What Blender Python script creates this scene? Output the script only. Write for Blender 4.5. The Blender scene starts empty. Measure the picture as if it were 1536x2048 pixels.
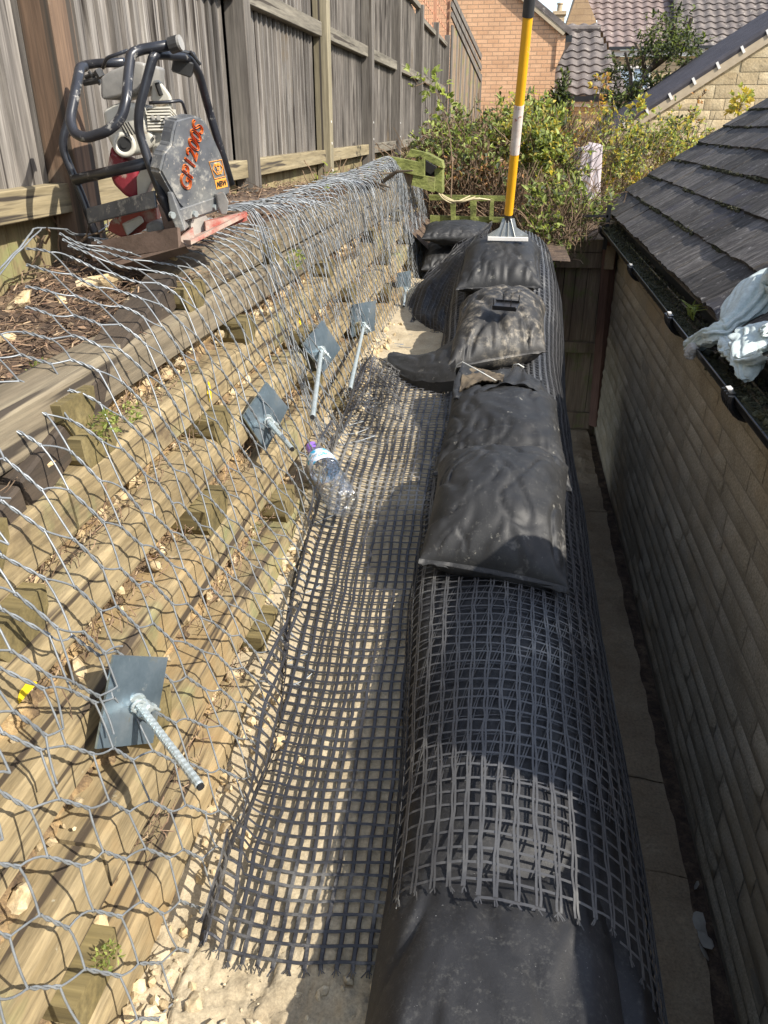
import bpy, bmesh, math, random
import numpy as np
from mathutils import Vector, Matrix, Euler
random.seed(7)
SC = bpy.context.scene
C = SC.collection
PI = math.pi

# ------------------------------------------------------------------ camera
FPX, CX, CY, VX, VY = 1539.0, 768.0, 1024.0, 1040.0, 250.0
_y = np.array([(VX-CX)/FPX, (VY-CY)/FPX, 1.0]); _y /= np.linalg.norm(_y)
_z = np.array([0, -_y[2], _y[1]]); _z /= np.linalg.norm(_z)
_x = np.cross(_y, _z)
RW = np.vstack([_x, _y, _z])               # world = RW @ camera(right, down, forward)
cam = bpy.data.cameras.new('camera'); camo = bpy.data.objects.new('camera', cam); C.objects.link(camo)
cam.sensor_fit = 'VERTICAL'; cam.sensor_height = 36.0; cam.sensor_width = 27.0
cam.lens = 36.0*FPX/2048.0
cam.clip_start = 0.05; cam.clip_end = 2000
right, down, fwd = RW[:, 0], RW[:, 1], RW[:, 2]
M = Matrix(((right[0], -down[0], -fwd[0], 0), (right[1], -down[1], -fwd[1], 0), (right[2], -down[2], -fwd[2], 0), (0, 0, 0, 1)))
camo.matrix_world = M
SC.camera = camo

# ------------------------------------------------------------------ light
SUN = Vector((1.0, -0.45, 0.92)).normalized()
elev = math.asin(SUN.z); azim = math.atan2(SUN.x, SUN.y)
w = bpy.data.worlds.new('World'); SC.world = w; w.use_nodes = True
nt = w.node_tree; nt.nodes.clear()
wo = nt.nodes.new('ShaderNodeOutputWorld'); bg = nt.nodes.new('ShaderNodeBackground')
sky = nt.nodes.new('ShaderNodeTexSky'); sky.sky_type = 'NISHITA'; sky.sun_disc = False
sky.sun_elevation = elev; sky.sun_rotation = azim; sky.dust_density = 1.2
tc = nt.nodes.new('ShaderNodeTexCoord'); nz = nt.nodes.new('ShaderNodeTexNoise'); nz.inputs['Scale'].default_value = 5.0; nz.inputs['Detail'].default_value = 8
cr = nt.nodes.new('ShaderNodeValToRGB'); cr.color_ramp.elements[0].position = 0.50; cr.color_ramp.elements[1].position = 0.72
mx = nt.nodes.new('ShaderNodeMixRGB'); mx.inputs[2].default_value = (7.5, 7.6, 7.8, 1)
nt.links.new(tc.outputs['Generated'], nz.inputs['Vector']); nt.links.new(nz.outputs[0], cr.inputs[0]); nt.links.new(cr.outputs[0], mx.inputs[0])
nt.links.new(sky.outputs[0], mx.inputs[1]); nt.links.new(mx.outputs[0], bg.inputs[0]); bg.inputs[1].default_value = 0.15
nt.links.new(bg.outputs[0], wo.inputs[0])
sl = bpy.data.lights.new('sun', 'SUN'); sl.energy = 4.5; sl.angle = math.radians(0.5); sl.color = (1.0, 0.94, 0.84)
so = bpy.data.objects.new('sun', sl); C.objects.link(so); so.rotation_euler = SUN.to_track_quat('Z', 'Y').to_euler()
SC.view_settings.view_transform = 'Standard'; SC.view_settings.look = 'None'; SC.view_settings.exposure = 0.84; SC.view_settings.gamma = 1.0

# ------------------------------------------------------------------ helpers
def ray(u, v):
    r = RW @ np.array([(u-CX)/FPX, (v-CY)/FPX, 1.0]); return r/np.linalg.norm(r)
def AX(u, v, x): r = ray(u, v); return Vector(r*x/r[0])
def AY(u, v, y): r = ray(u, v); return Vector(r*y/r[1])
def AZ(u, v, z): r = ray(u, v); return Vector(r*z/r[2])

def _h(ix, iy, iz, s):
    n = (ix*374761393 + iy*668265263 + iz*2147483647 + s*1274126177) & 0xffffffff
    n = ((n ^ (n >> 13))*1274126177) & 0xffffffff
    return ((n ^ (n >> 16)) & 0xffff)/65535.0
def vnoise(x, y, z=0.0, s=0):
    x, y, z = np.broadcast_arrays(np.asarray(x, float), np.asarray(y, float), np.asarray(z, float))
    ix, iy, iz = np.floor(x).astype(np.int64), np.floor(y).astype(np.int64), np.floor(z).astype(np.int64)
    fx, fy, fz = x-ix, y-iy, z-iz
    fx, fy, fz = [f*f*(3-2*f) for f in (fx, fy, fz)]
    r = 0
    for dx in (0, 1):
        for dy in (0, 1):
            for dz in (0, 1):
                wgt = (fx if dx else 1-fx)*(fy if dy else 1-fy)*(fz if dz else 1-fz)
                r = r + wgt*_h(ix+dx, iy+dy, iz+dz, s)
    return r*2-1
def fbm(x, y, z=0.0, s=0, o=4):
    r = 0; a = 0.5; k = 1
    for i in range(o):
        r = r + a*vnoise(np.asarray(x)*k, np.asarray(y)*k, np.asarray(z)*k, s+i); a *= 0.5; k *= 2.03
    return r
def sn(x, y=0.0, z=0.0, s=0): return float(vnoise(x, y, z, s))
def smooth(a, b, x): t = np.clip((np.asarray(x, float)-a)/(b-a), 0, 1); return t*t*(3-2*t)

class MB:
    def __init__(self): self.v = []; self.f = []; self.m = []
    def add(self, vs, fs, mi=0):
        o = len(self.v); self.v.extend([tuple(map(float, p)) for p in vs]); self.f.extend([tuple(i+o for i in f) for f in fs]); self.m.extend([mi]*len(fs)); return self
    def box(self, c, s, rot=None, mi=0, jit=0.0, bev=0.0):
        c = Vector(c); hx, hy, hz = s[0]/2, s[1]/2, s[2]/2
        if bev > 0:
            b = min(bev, hx*.9, hy*.9, hz*.9)
            bm = bmesh.new(); bmesh.ops.create_cube(bm, size=1.0)
            for v in bm.verts: v.co = Vector((v.co.x*s[0], v.co.y*s[1], v.co.z*s[2]))
            bmesh.ops.bevel(bm, geom=bm.edges[:], offset=b, segments=1, affect='EDGES')
            vs = [v.co.copy() for v in bm.verts]; bm.verts.index_update(); fs = [[v.index for v in f.verts] for f in bm.faces]; bm.free()
        else:
            vs = [Vector((x*hx, y*hy, z*hz)) for x in (-1, 1) for y in (-1, 1) for z in (-1, 1)]
            fs = [(0, 1, 3, 2), (4, 6, 7, 5), (0, 4, 5, 1), (2, 3, 7, 6), (0, 2, 6, 4), (1, 5, 7, 3)]
        if jit: vs = [p+Vector((random.uniform(-jit, jit), random.uniform(-jit, jit), random.uniform(-jit, jit))) for p in vs]
        if rot is not None:
            R = rot if isinstance(rot, Matrix) else Euler(rot).to_matrix(); vs = [R @ p for p in vs]
        return self.add([p+c for p in vs], fs, mi)
    def tube(self, pts, r, n=6, mi=0, cap=True, close=False):
        pts = [Vector(p) for p in pts]; k = len(pts)
        rs = r if isinstance(r, (list, tuple)) else [r]*k
        vs = []; prev = None
        for i, p in enumerate(pts):
            a = pts[(i-1) % k] if (i > 0 or close) else pts[0]; b = pts[(i+1) % k] if (i < k-1 or close) else pts[-1]
            d = (b-a); d = d.normalized() if d.length > 1e-9 else Vector((0, 0, 1))
            if prev is None:
                t = Vector((0, 0, 1)) if abs(d.z) < .9 else Vector((1, 0, 0)); u = d.cross(t).normalized()
            else:
                u = (prev-d*prev.dot(d)); u = u.normalized() if u.length > 1e-6 else d.orthogonal().normalized()
            prev = u; q = d.cross(u)
            for j in range(n):
                an = 2*PI*j/n; vs.append(p+(u*math.cos(an)+q*math.sin(an))*rs[i])
        fs = []
        for i in range(k if close else k-1):
            for j in range(n):
                a = i*n+j; b = i*n+(j+1) % n; c = ((i+1) % k)*n+(j+1) % n; e = ((i+1) % k)*n+j
                fs.append((a, e, c, b))
        if cap and not close: fs.append(tuple(range(n))); fs.append(tuple(range((k-1)*n, k*n))[::-1])
        return self.add(vs, fs, mi)
    def grid(self, P, mi=0, closeu=False):
        P = np.asarray(P, float); a, b = P.shape[:2]; o = len(self.v)
        self.v.extend(map(tuple, P.reshape(-1, 3)))
        ia = np.arange(a if closeu else a-1); ib = np.arange(b-1)
        I, J = np.meshgrid(ia, ib, indexing='ij'); I2 = (I+1) % a
        F = np.stack([I*b+J, I2*b+J, I2*b+J+1, I*b+J+1], -1).reshape(-1, 4)+o
        self.f.extend(map(tuple, F.tolist())); self.m.extend([mi]*len(F)); return self
    def prism(self, poly, off, mi=0):
        off = Vector(off); n = len(poly); vs = [Vector(p) for p in poly]; vs += [p+off for p in vs]
        fs = [tuple(range(n))[::-1], tuple(range(n, 2*n))]+[(i, (i+1) % n, (i+1) % n+n, i+n) for i in range(n)]
        return self.add(vs, fs, mi)
    def lathe(self, prof, n=20, mi=0, mat=None):
        vs = []
        for (r, z) in prof:
            for j in range(n): a = 2*PI*j/n; vs.append(Vector((r*math.cos(a), r*math.sin(a), z)))
        if mat is not None: vs = [mat @ p for p in vs]
        k = len(prof); fs = [(i*n+j, i*n+(j+1) % n, (i+1)*n+(j+1) % n, (i+1)*n+j) for i in range(k-1) for j in range(n)]
        return self.add(vs, fs, mi)
    def build(self, name, mats, parent=None, smooth=False, label=None):
        me = bpy.data.meshes.new(name); me.from_pydata(self.v, [], self.f)
        if not isinstance(mats, (list, tuple)): mats = [mats]
        for m in mats: me.materials.append(m)
        if len(mats) > 1: me.polygons.foreach_set('material_index', self.m)
        if smooth: me.polygons.foreach_set('use_smooth', [True]*len(me.polygons))
        me.update()
        o = bpy.data.objects.new(name, me); C.objects.link(o)
        if parent is not None: o.parent = parent
        if label: o['label'] = label
        return o
def tag(o, label, cat, group=None):
    o['label'] = label; o['category'] = cat
    if group: o['group'] = group
    return o
def struct(o): o['kind'] = 'structure'; return o
def stuff(o, label, cat): o['kind'] = 'stuff'; o['label'] = label; o['category'] = cat; return o
def empty(name, label, cat, group=None):
    o = bpy.data.objects.new(name, None); C.objects.link(o); o.empty_display_size = .1; return tag(o, label, cat, group)

# ------------------------------------------------------------------ materials
def L(nt, a, b): nt.links.new(a, b)
def noise_node(nt, vec, scale, detail=6, rough=.6, dist=0.0):
    n = nt.nodes.new('ShaderNodeTexNoise'); n.inputs['Scale'].default_value = scale; n.inputs['Detail'].default_value = detail
    n.inputs['Roughness'].default_value = rough; n.inputs['Distortion'].default_value = dist; L(nt, vec, n.inputs['Vector']); return n.outputs[0]
def ramp(nt, fac, stops):
    r = nt.nodes.new('ShaderNodeValToRGB'); e = r.color_ramp.elements
    while len(e) < len(stops): e.new(.5)
    for i, (p, c) in enumerate(stops): e[i].position = p; e[i].color = (c[0], c[1], c[2], 1) if not isinstance(c, (int, float)) else (c, c, c, 1)
    L(nt, fac, r.inputs[0]); return r.outputs[0]
def mixc(nt, fac, a, b, mode='MIX'):
    m = nt.nodes.new('ShaderNodeMixRGB'); m.blend_type = mode
    for s, i in ((fac, 0), (a, 1), (b, 2)):
        if isinstance(s, (int, float)): m.inputs[i].default_value = s if i == 0 else (s, s, s, 1)
        elif isinstance(s, tuple): m.inputs[i].default_value = (s[0], s[1], s[2], 1)
        else: L(nt, s, m.inputs[i])
    return m.outputs[0]
def pmat(name, cols, scale=8, rough=.8, stretch=(1, 1, 1), bump=.3, bscale=40, bdist=.004, metal=0, spots=None, dust=None, island=0.0, detail=6, dist=0.0, spec=.5, grain=None, cracks=None):
    m = bpy.data.materials.new(name); m.use_nodes = True; nt = m.node_tree; b = nt.nodes['Principled BSDF']
    tc = nt.nodes.new('ShaderNodeTexCoord'); mp = nt.nodes.new('ShaderNodeMapping'); mp.inputs['Scale'].default_value = stretch
    L(nt, tc.outputs['Object'], mp.inputs['Vector']); vec = mp.outputs[0]
    if island:
        ge = nt.nodes.new('ShaderNodeNewGeometry'); ad = nt.nodes.new('ShaderNodeVectorMath'); ad.operation = 'MULTIPLY_ADD'
        cb = nt.nodes.new('ShaderNodeCombineXYZ')
        for i in range(3): L(nt, ge.outputs['Random Per Island'], cb.inputs[i])
        L(nt, cb.outputs[0], ad.inputs[0]); ad.inputs[1].default_value = (37, 23, 51); L(nt, mp.outputs[0], ad.inputs[2]); vec = ad.outputs[0]
    n1 = noise_node(nt, vec, scale, detail, .65, dist)
    k = len(cols); c = ramp(nt, n1, [(.28+.44*i/(max(k-1, 1)), cols[i]) for i in range(k)])
    if island:
        hs = nt.nodes.new('ShaderNodeMath'); hs.operation = 'MULTIPLY_ADD'; L(nt, ge.outputs['Random Per Island'], hs.inputs[0]); hs.inputs[1].default_value = 2*island; hs.inputs[2].default_value = 1-island
        c = mixc(nt, 1.0, c, hs.outputs[0], 'MULTIPLY')
    if grain:   # fine multiplicative grain (scale, amount)
        g = ramp(nt, noise_node(nt, vec, grain[0], 3, .7), [(.3, 1-grain[1]), (.7, 1+grain[1]*.5)]); c = mixc(nt, 1.0, c, g, 'MULTIPLY')
    if spots:   # list of (scale, lo, hi, colour)
        for (s, lo, hi, col) in spots:
            f = ramp(nt, noise_node(nt, tc.outputs['Object'], s, 5, .7), [(lo, 0.0), (hi, 1.0)]); c = mixc(nt, f, c, col)
    if cracks:  # long dark splits along the grain (stretch, scale, lo, hi, colour)
        m2 = nt.nodes.new('ShaderNodeMapping'); m2.inputs['Scale'].default_value = cracks[0]; L(nt, vec if not island else tc.outputs['Object'], m2.inputs['Vector'])
        f = ramp(nt, noise_node(nt, m2.outputs[0], cracks[1], 3, .5, .3), [(cracks[2], 0.0), (cracks[3], 1.0)]); c = mixc(nt, f, c, cracks[4])
    if dust:    # dust settles on surfaces that face up (scale, lo, hi, colour)
        s, lo, hi, col = dust
        f = ramp(nt, noise_node(nt, tc.outputs['Object'], s, 10, .75), [(lo, 0.0), (hi, 1.0)])
        f2 = ramp(nt, noise_node(nt, tc.outputs['Object'], s*.25, 2, .5), [(.40, 0.0), (.62, 1.0)])
        f = mixc(nt, 1.0, f, f2, 'MULTIPLY'); c = mixc(nt, f, c, col)
    L(nt, c, b.inputs['Base Color']); b.inputs['Roughness'].default_value = rough; b.inputs['Metallic'].default_value = metal
    b.inputs['Specular IOR Level'].default_value = spec
    if bump:
        nb = noise_node(nt, vec, bscale, 5, .65); bp = nt.nodes.new('ShaderNodeBump'); bp.inputs['Strength'].default_value = bump; bp.inputs['Distance'].default_value = bdist
        L(nt, nb, bp.inputs['Height']); L(nt, bp.outputs[0], b.inputs['Normal'])
    return m
def wood(name, cols, axis='Z', scale=9, **k):
    st = {'X': (.06, 1, 1), 'Y': (1, .06, 1), 'Z': (1, 1, .06)}[axis]
    k.setdefault('bump', .5); k.setdefault('bscale', 60); k.setdefault('bdist', .003); k.setdefault('grain', (70, .35))
    return pmat(name, cols, scale=scale, stretch=st, **k)

m_sand = pmat('sand', [(.29, .23, .145), (.39, .32, .21), (.47, .395, .27)], 9, .95, bump=.6, bscale=90, bdist=.004, grain=(160, .3))
m_clod = pmat('dry_clods', [(.38, .31, .20), (.47, .39, .26), (.56, .48, .33)], 14, .95, bump=.6, bscale=60, bdist=.005, grain=(120, .3), island=.12)
m_soil = pmat('bank_soil', [(.035, .022, .015), (.09, .058, .038), (.20, .14, .085)], 16, .95, bump=.8, bscale=50, bdist=.01, grain=(110, .4))
m_fill = pmat('rubble_fill', [(.045, .028, .018), (.15, .10, .055), (.38, .26, .125), (.48, .37, .21)], 13, .95, bump=.8, bscale=70, bdist=.008, grain=(120, .4))
m_stone = pmat('loose_stone', [(.36, .26, .13), (.52, .40, .23), (.60, .51, .35)], 10, .9, bump=.6, bscale=45, bdist=.006, island=.3, grain=(90, .3))
m_ground = pmat('dark_ground', [(.03, .025, .02), (.08, .06, .045)], 8, .95, bump=.5, bscale=30, bdist=.01)
m_sleep = pmat('sleeper_wood', [(.125, .092, .047), (.235, .178, .092), (.31, .24, .132), (.255, .215, .115)], 13, stretch=(1, .10, .8), bump=.6, bscale=60, bdist=.003, grain=(80, .42), rough=.85, island=.30, dist=.3, cracks=((1, .04, 1), 30, .60, .65, (.06, .043, .026)), spots=[(1.8, .57, .70, (.19, .205, .09)), (3.5, .60, .72, (.12, .085, .048)), (1.3, .58, .72, (.31, .205, .09)), (20, .66, .72, (.38, .34, .24))])
m_sleepg = wood('sleeper_grey', [(.10, .08, .05), (.185, .15, .10), (.27, .23, .155)], 'Y', 14, cracks=((1, .04, 1), 30, .60, .66, (.045, .035, .025)), rough=.9, island=.2)
m_cap = wood('cap_wood', [(.030, .022, .016), (.06, .044, .03), (.10, .072, .048)], 'Y', 9, cracks=((1, .04, 1), 30, .60, .66, (.045, .035, .025)), rough=.85, island=.1, spots=[(9, .64, .70, (.42, .34, .22))])
m_head = wood('header_wood', [(.075, .06, .022), (.155, .12, .048), (.22, .175, .08)], 'X', 9, rough=.85, island=.25)
m_fence = wood('fence_board', [(.04, .036, .031), (.14, .125, .11), (.24, .217, .19), (.35, .325, .29)], 'Z', 20, cracks=((1, 1, .03), 40, .60, .66, (.04, .033, .028)), rough=.9, island=.38, spots=[(1.6, .60, .78, (.20, .15, .09))])
m_skirt = wood('fence_skirt', [(.14, .105, .05), (.25, .20, .10), (.32, .27, .15)], 'Z', 9, rough=.9, island=.2, spots=[(4, .55, .7, (.22, .24, .09))])
m_postb = wood('post_brown', [(.085, .052, .032), (.15, .095, .06), (.24, .15, .09)], 'Z', 14, cracks=((1, 1, .04), 30, .60, .66, (.05, .04, .03)), rough=.85, spots=[(3, .55, .7, (.22, .18, .13))])
m_postg = wood('post_grey', [(.07, .06, .05), (.13, .115, .098), (.20, .18, .15)], 'Z', 14, cracks=((1, 1, .04), 30, .60, .66, (.05, .04, .03)), rough=.9, island=.2)
m_posty = wood('post_tan', [(.14, .115, .07), (.24, .205, .13), (.32, .28, .19)], 'Z', 14, cracks=((1, 1, .04), 30, .60, .66, (.05, .04, .03)), rough=.85)
m_rail = wood('fence_rail', [(.09, .08, .06), (.17, .15, .115), (.25, .225, .175)], 'Y', 14, cracks=((1, .04, 1), 30, .60, .66, (.045, .035, .025)), rough=.9, island=.2)
m_railt = wood('fence_rail_tan', [(.15, .12, .065), (.26, .21, .12), (.32, .27, .17)], 'Y', 14, cracks=((1, .04, 1), 30, .60, .66, (.045, .035, .025)), rough=.9, island=.2)
m_moss = pmat('mossy_wood', [(.05, .045, .02), (.13, .145, .035), (.23, .25, .07), (.16, .13, .07)], 9, .95, stretch=(.5, 1, 1), bump=.8, bscale=40, bdist=.01, island=.2, grain=(60, .4))
m_oldw = wood('old_back_fence', [(.10, .07, .045), (.21, .15, .10), (.30, .23, .15)], 'Z', 7, rough=.95, island=.25, spots=[(4, .5, .68, (.15, .17, .05))])
m_redp = wood('old_red_post', [(.12, .06, .04), (.2, .11, .08)], 'Z', 7, rough=.95)
m_trel = wood('trellis_wood', [(.44, .21, .12), (.56, .30, .18)], 'Z', 8, rough=.85)
m_wire = pmat('galvanised_wire', [(.17, .185, .195), (.31, .33, .345)], 30, .45, bump=0, metal=.35)
m_plate = pmat('galvanised_plate', [(.17, .24, .30), (.34, .44, .51), (.60, .68, .73)], 7, .30, bump=.12, bscale=30, bdist=.001, metal=.8, spots=[(40, .61, .68, (.62, .68, .68)), (9, .60, .66, (.5, .52, .47))])
m_rebar = pmat('galvanised_bar', [(.30, .35, .35), (.48, .52, .51)], 25, .45, bump=.2, bscale=80, metal=.45)
m_grid = pmat('geogrid_black', [(.016, .016, .019), (.034, .034, .038)], 9, .45, bump=.3, bscale=200, bdist=.001, dust=(3.0, .50, .62, (.22, .21, .19)))
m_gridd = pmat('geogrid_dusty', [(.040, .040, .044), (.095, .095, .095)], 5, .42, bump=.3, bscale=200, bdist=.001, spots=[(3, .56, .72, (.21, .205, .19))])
m_text = pmat('geotextile_black', [(.010, .010, .011), (.020, .020, .022)], 5, .62, bump=.4, bscale=260, bdist=.0015, dust=(110, .50, .80, (.085, .083, .076)), spots=[(170, .68, .72, (.3, .3, .29)), (3.5, .48, .80, (.034, .033, .032)), (7, .60, .85, (.05, .048, .044))])
m_bag = pmat('bag_black', [(.009, .009, .009), (.018, .018, .018)], 6, .58, bump=.45, bscale=220, bdist=.0015, dust=(70, .54, .80, (.11, .106, .096)), spots=[(3, .48, .75, (.028, .027, .026)), (4.5, .62, .72, (.18, .17, .15)), (26, .64, .72, (.22, .21, .18)), (130, .69, .73, (.3, .29, .26))])
m_baglt = pmat('bag_dusty', [(.011, .011, .011), (.024, .023, .022)], 6, .6, bump=.5, bscale=120, bdist=.002, dust=(34, .47, .68, (.27, .235, .18)), spots=[(4, .42, .7, (.045, .042, .038)), (60, .66, .70, (.34, .3, .24))])
m_brown = pmat('torn_lining', [(.05, .035, .022), (.13, .10, .06)], 14, .8, bump=.4, bscale=60)
m_thread = pmat('pale_thread', [(.5, .5, .46), (.6, .6, .56)], 20, .8, bump=0)
m_slate = pmat('roof_slate', [(.028, .024, .021), (.085, .077, .070), (.175, .16, .145)], 16, .85, spec=.2, stretch=(.45, 1.6, .45), grain=(70, .45), bump=.8, bscale=30, bdist=.004, island=.42, dist=.8, spots=[(3, .55, .7, (.05, .047, .055)), (24, .60, .70, (.27, .255, .235))])
m_mossd = pmat('dark_moss', [(.012, .014, .006), (.045, .045, .02), (.09, .08, .035)], 30, .95, bump=1, bscale=70, bdist=.01)
m_plastic = pmat('black_plastic', [(.012, .012, .013), (.02, .02, .022)], 9, .28, bump=0)
m_cloth = pmat('pale_cloth', [(.46, .53, .51), (.62, .69, .67)], 9, .95, bump=.5, bscale=60, bdist=.004, grain=(60, .2))
m_clothd = pmat('wet_cloth_tip', [(.34, .32, .30), (.5, .48, .45)], 9, .9, bump=.1)
m_yellow = pmat('yellow_pole', [(.72, .36, .015), (.80, .43, .02)], 6, .38, bump=.05, spots=[(30, .66, .7, (.5, .36, .2))])
m_worn = pmat('worn_sticker', [(.55, .45, .38), (.72, .66, .60)], 22, .6, bump=.1, spots=[(35, .58, .63, (.32, .1, .06))])
m_blk = pmat('black_grip', [(.02, .02, .02), (.04, .04, .04)], 9, .5, bump=.1)
m_steelh = pmat('tool_steel', [(.16, .17, .16), (.36, .37, .36)], 18, .4, bump=.15, metal=.5, spots=[(25, .60, .66, (.6, .6, .56))])
m_yp = pmat('yellow_paint', [(.75, .52, .01), (.82, .62, .02)], 20, .7, bump=.1)
m_frame = pmat('frame_paint', [(.012, .013, .017), (.035, .037, .045)], 14, .3, bump=.2, bscale=40, bdist=.001, spots=[(28, .60, .66, (.25, .24, .22))])
m_guard = pmat('guard_plate', [(.045, .05, .055), (.095, .10, .11), (.16, .165, .165)], 7, .5, bump=.2, bscale=50, bdist=.001, spots=[(5, .45, .70, (.20, .20, .185)), (22, .55, .66, (.30, .29, .26)), (60, .60, .66, (.36, .33, .28))])
m_red = pmat('red_paint', [(.26, .05, .035), (.38, .09, .065)], 8, .6, bump=.2, spots=[(7, .47, .60, (.40, .31, .25)), (26, .56, .64, (.36, .30, .24))])
m_dred = pmat('dark_red_cover', [(.16, .012, .022), (.27, .03, .045)], 9, .5, bump=.2, spots=[(12, .60, .68, (.4, .3, .26))])
m_cream = pmat('engine_cream', [(.36, .34, .29), (.52, .50, .43), (.60, .58, .52)], 8, .5, bump=.2, bscale=50, bdist=.001, spots=[(14, .62, .70, (.3, .23, .15))])
m_tank = pmat('fuel_tank_grey', [(.10, .10, .10), (.26, .25, .23), (.40, .37, .32)], 6, .45, bump=.2)
m_orange = pmat('orange_print', [(.75, .16, .02), (.82, .22, .03)], 20, .6, bump=0)
m_orangel = pmat('orange_sticker', [(.72, .28, .04), (.80, .35, .06)], 20, .6, bump=0)
m_dark = pmat('dark_hollow', [(.008, .008, .008), (.014, .014, .014)], 9, .8, bump=0)
m_rust = pmat('rusty_steel', [(.07, .045, .03), (.15, .10, .075)], 12, .8, bump=.4)
m_purple = pmat('purple_cap', [(.22, .11, .55), (.27, .15, .62)], 9, .4, bump=0)
m_labelb = pmat('bottle_label', [(.55, .62, .75), (.72, .75, .82)], 40, .4, bump=0, spots=[(25, .52, .56, (.01, .35, .62)), (33, .62, .66, (.25, .1, .3))])
m_brick = None
m_lead = pmat('pale_verge', [(.34, .27, .18), (.44, .36, .25)], 6, .8, bump=.3)
m_white = pmat('white_trim', [(.62, .60, .56), (.72, .70, .66)], 5, .6, bump=.1)
m_gstone = pmat('garage_stone', [(.20, .135, .075), (.30, .22, .135), (.36, .285, .19), (.25, .17, .10)], 3.2, .95, bump=.7, bscale=55, bdist=.006, grain=(110, .35), island=.0, spots=[(1.3, .52, .7, (.34, .20, .09))])
m_mort = pmat('mortar', [(.30, .25, .18), (.40, .34, .25)], 12, .95, bump=.5, bscale=80)
m_sgable = pmat('gable_stone', [(.42, .33, .19), (.56, .46, .29), (.64, .54, .36)], 2.2, .95, bump=.6, bscale=20, bdist=.012, grain=(40, .2))
m_plinth = pmat('plinth_stone', [(.26, .19, .12), (.38, .30, .20)], 6, .95, bump=.7, bscale=40, bdist=.01, grain=(90, .3))
m_tileA = pmat('pantile_pink', [(.11, .08, .07), (.18, .135, .12), (.25, .195, .175)], 3, .85, bump=.3, bscale=12, bdist=.02, spots=[(8, .60, .68, (.40, .36, .30))])
m_tileB = pmat('pantile_grey', [(.07, .06, .055), (.125, .105, .095), (.20, .17, .15)], 3, .85, bump=.3, bscale=12, bdist=.02, spots=[(8, .60, .68, (.34, .31, .26))])
m_tiled = pmat('verge_tile', [(.035, .033, .04), (.07, .065, .075)], 3, .8, bump=.3, bscale=12, bdist=.02)
m_pinkc = pmat('pink_cloth', [(.35, .30, .31), (.46, .41, .42)], 5, .9, bump=.3, bscale=40, bdist=.004)
m_glass_w = pmat('window_glass', [(.25, .33, .42), (.45, .55, .62)], 1.5, .15, bump=0)
m_twig = pmat('twig', [(.10, .065, .04), (.22, .15, .09)], 20, .9, bump=.2)
m_litter = pmat('leaf_litter', [(.08, .04, .03), (.20, .13, .08), (.34, .26, .16)], 30, .9, bump=.3, island=.5)
m_bark = pmat('bark', [(.08, .06, .04), (.18, .14, .10)], 12, .9, bump=.5)
def leafm(name, col, trans=.35):
    m = pmat(name, [tuple(x*.7 for x in col), tuple(x*1.25 for x in col)], 3, .55, bump=0, island=.35, spec=.35)
    b = m.node_tree.nodes['Principled BSDF']; nt = m.node_tree
    tr = nt.nodes.new('ShaderNodeBsdfTranslucent'); tr.inputs[0].default_value = (col[0]*1.6, col[1]*1.6, col[2]*.9, 1)
    ms = nt.nodes.new('ShaderNodeMixShader'); ms.inputs[0].default_value = trans
    L(nt, b.outputs[0], ms.inputs[1]); L(nt, tr.outputs[0], ms.inputs[2]); L(nt, ms.outputs[0], nt.nodes['Material Output'].inputs[0]); return m
lf_g = leafm('leaf_green', (.15, .19, .05)); lf_l = leafm('leaf_light', (.34, .39, .12), .45); lf_d = leafm('leaf_dark', (.05, .065, .028), .2)
lf_y = leafm('leaf_yellow', (.48, .38, .08), .45); lf_o = leafm('leaf_rust', (.38, .20, .08), .4); lf_b = leafm('leaf_brown', (.13, .085, .05), .15)
# clear bottle plastic
m_clear = bpy.data.materials.new('clear_plastic'); m_clear.use_nodes = True; _t = m_clear.node_tree
_tr = _t.nodes.new('ShaderNodeBsdfTransparent'); _tr.inputs[0].default_value = (.93, .95, .97, 1); _gl = _t.nodes.new('ShaderNodeBsdfGlossy'); _gl.inputs['Roughness'].default_value = .12; _gl.inputs[0].default_value = (.9, .93, .96, 1)
_lw = _t.nodes.new('ShaderNodeLayerWeight'); _lw.inputs[0].default_value = .35; _mx = _t.nodes.new('ShaderNodeMixShader')
_f = ramp(_t, _lw.outputs['Facing'], [(.0, .10), (1.0, .75)]); L(_t, _f, _mx.inputs[0]); L(_t, _tr.outputs[0], _mx.inputs[1]); L(_t, _gl.outputs[0], _mx.inputs[2]); L(_t, _mx.outputs[0], _t.nodes['Material Output'].inputs[0])
_nb = noise_node(_t, _t.nodes.new('ShaderNodeTexCoord').outputs['Object'], 40, 3); _bp = _t.nodes.new('ShaderNodeBump'); _bp.inputs['Distance'].default_value = .02; _bp.inputs['Strength'].default_value = 1.0
L(_t, _nb, _bp.inputs['Height']); L(_t, _bp.outputs[0], _gl.inputs['Normal']); L(_t, _bp.outputs[0], _lw.inputs['Normal'])
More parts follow.
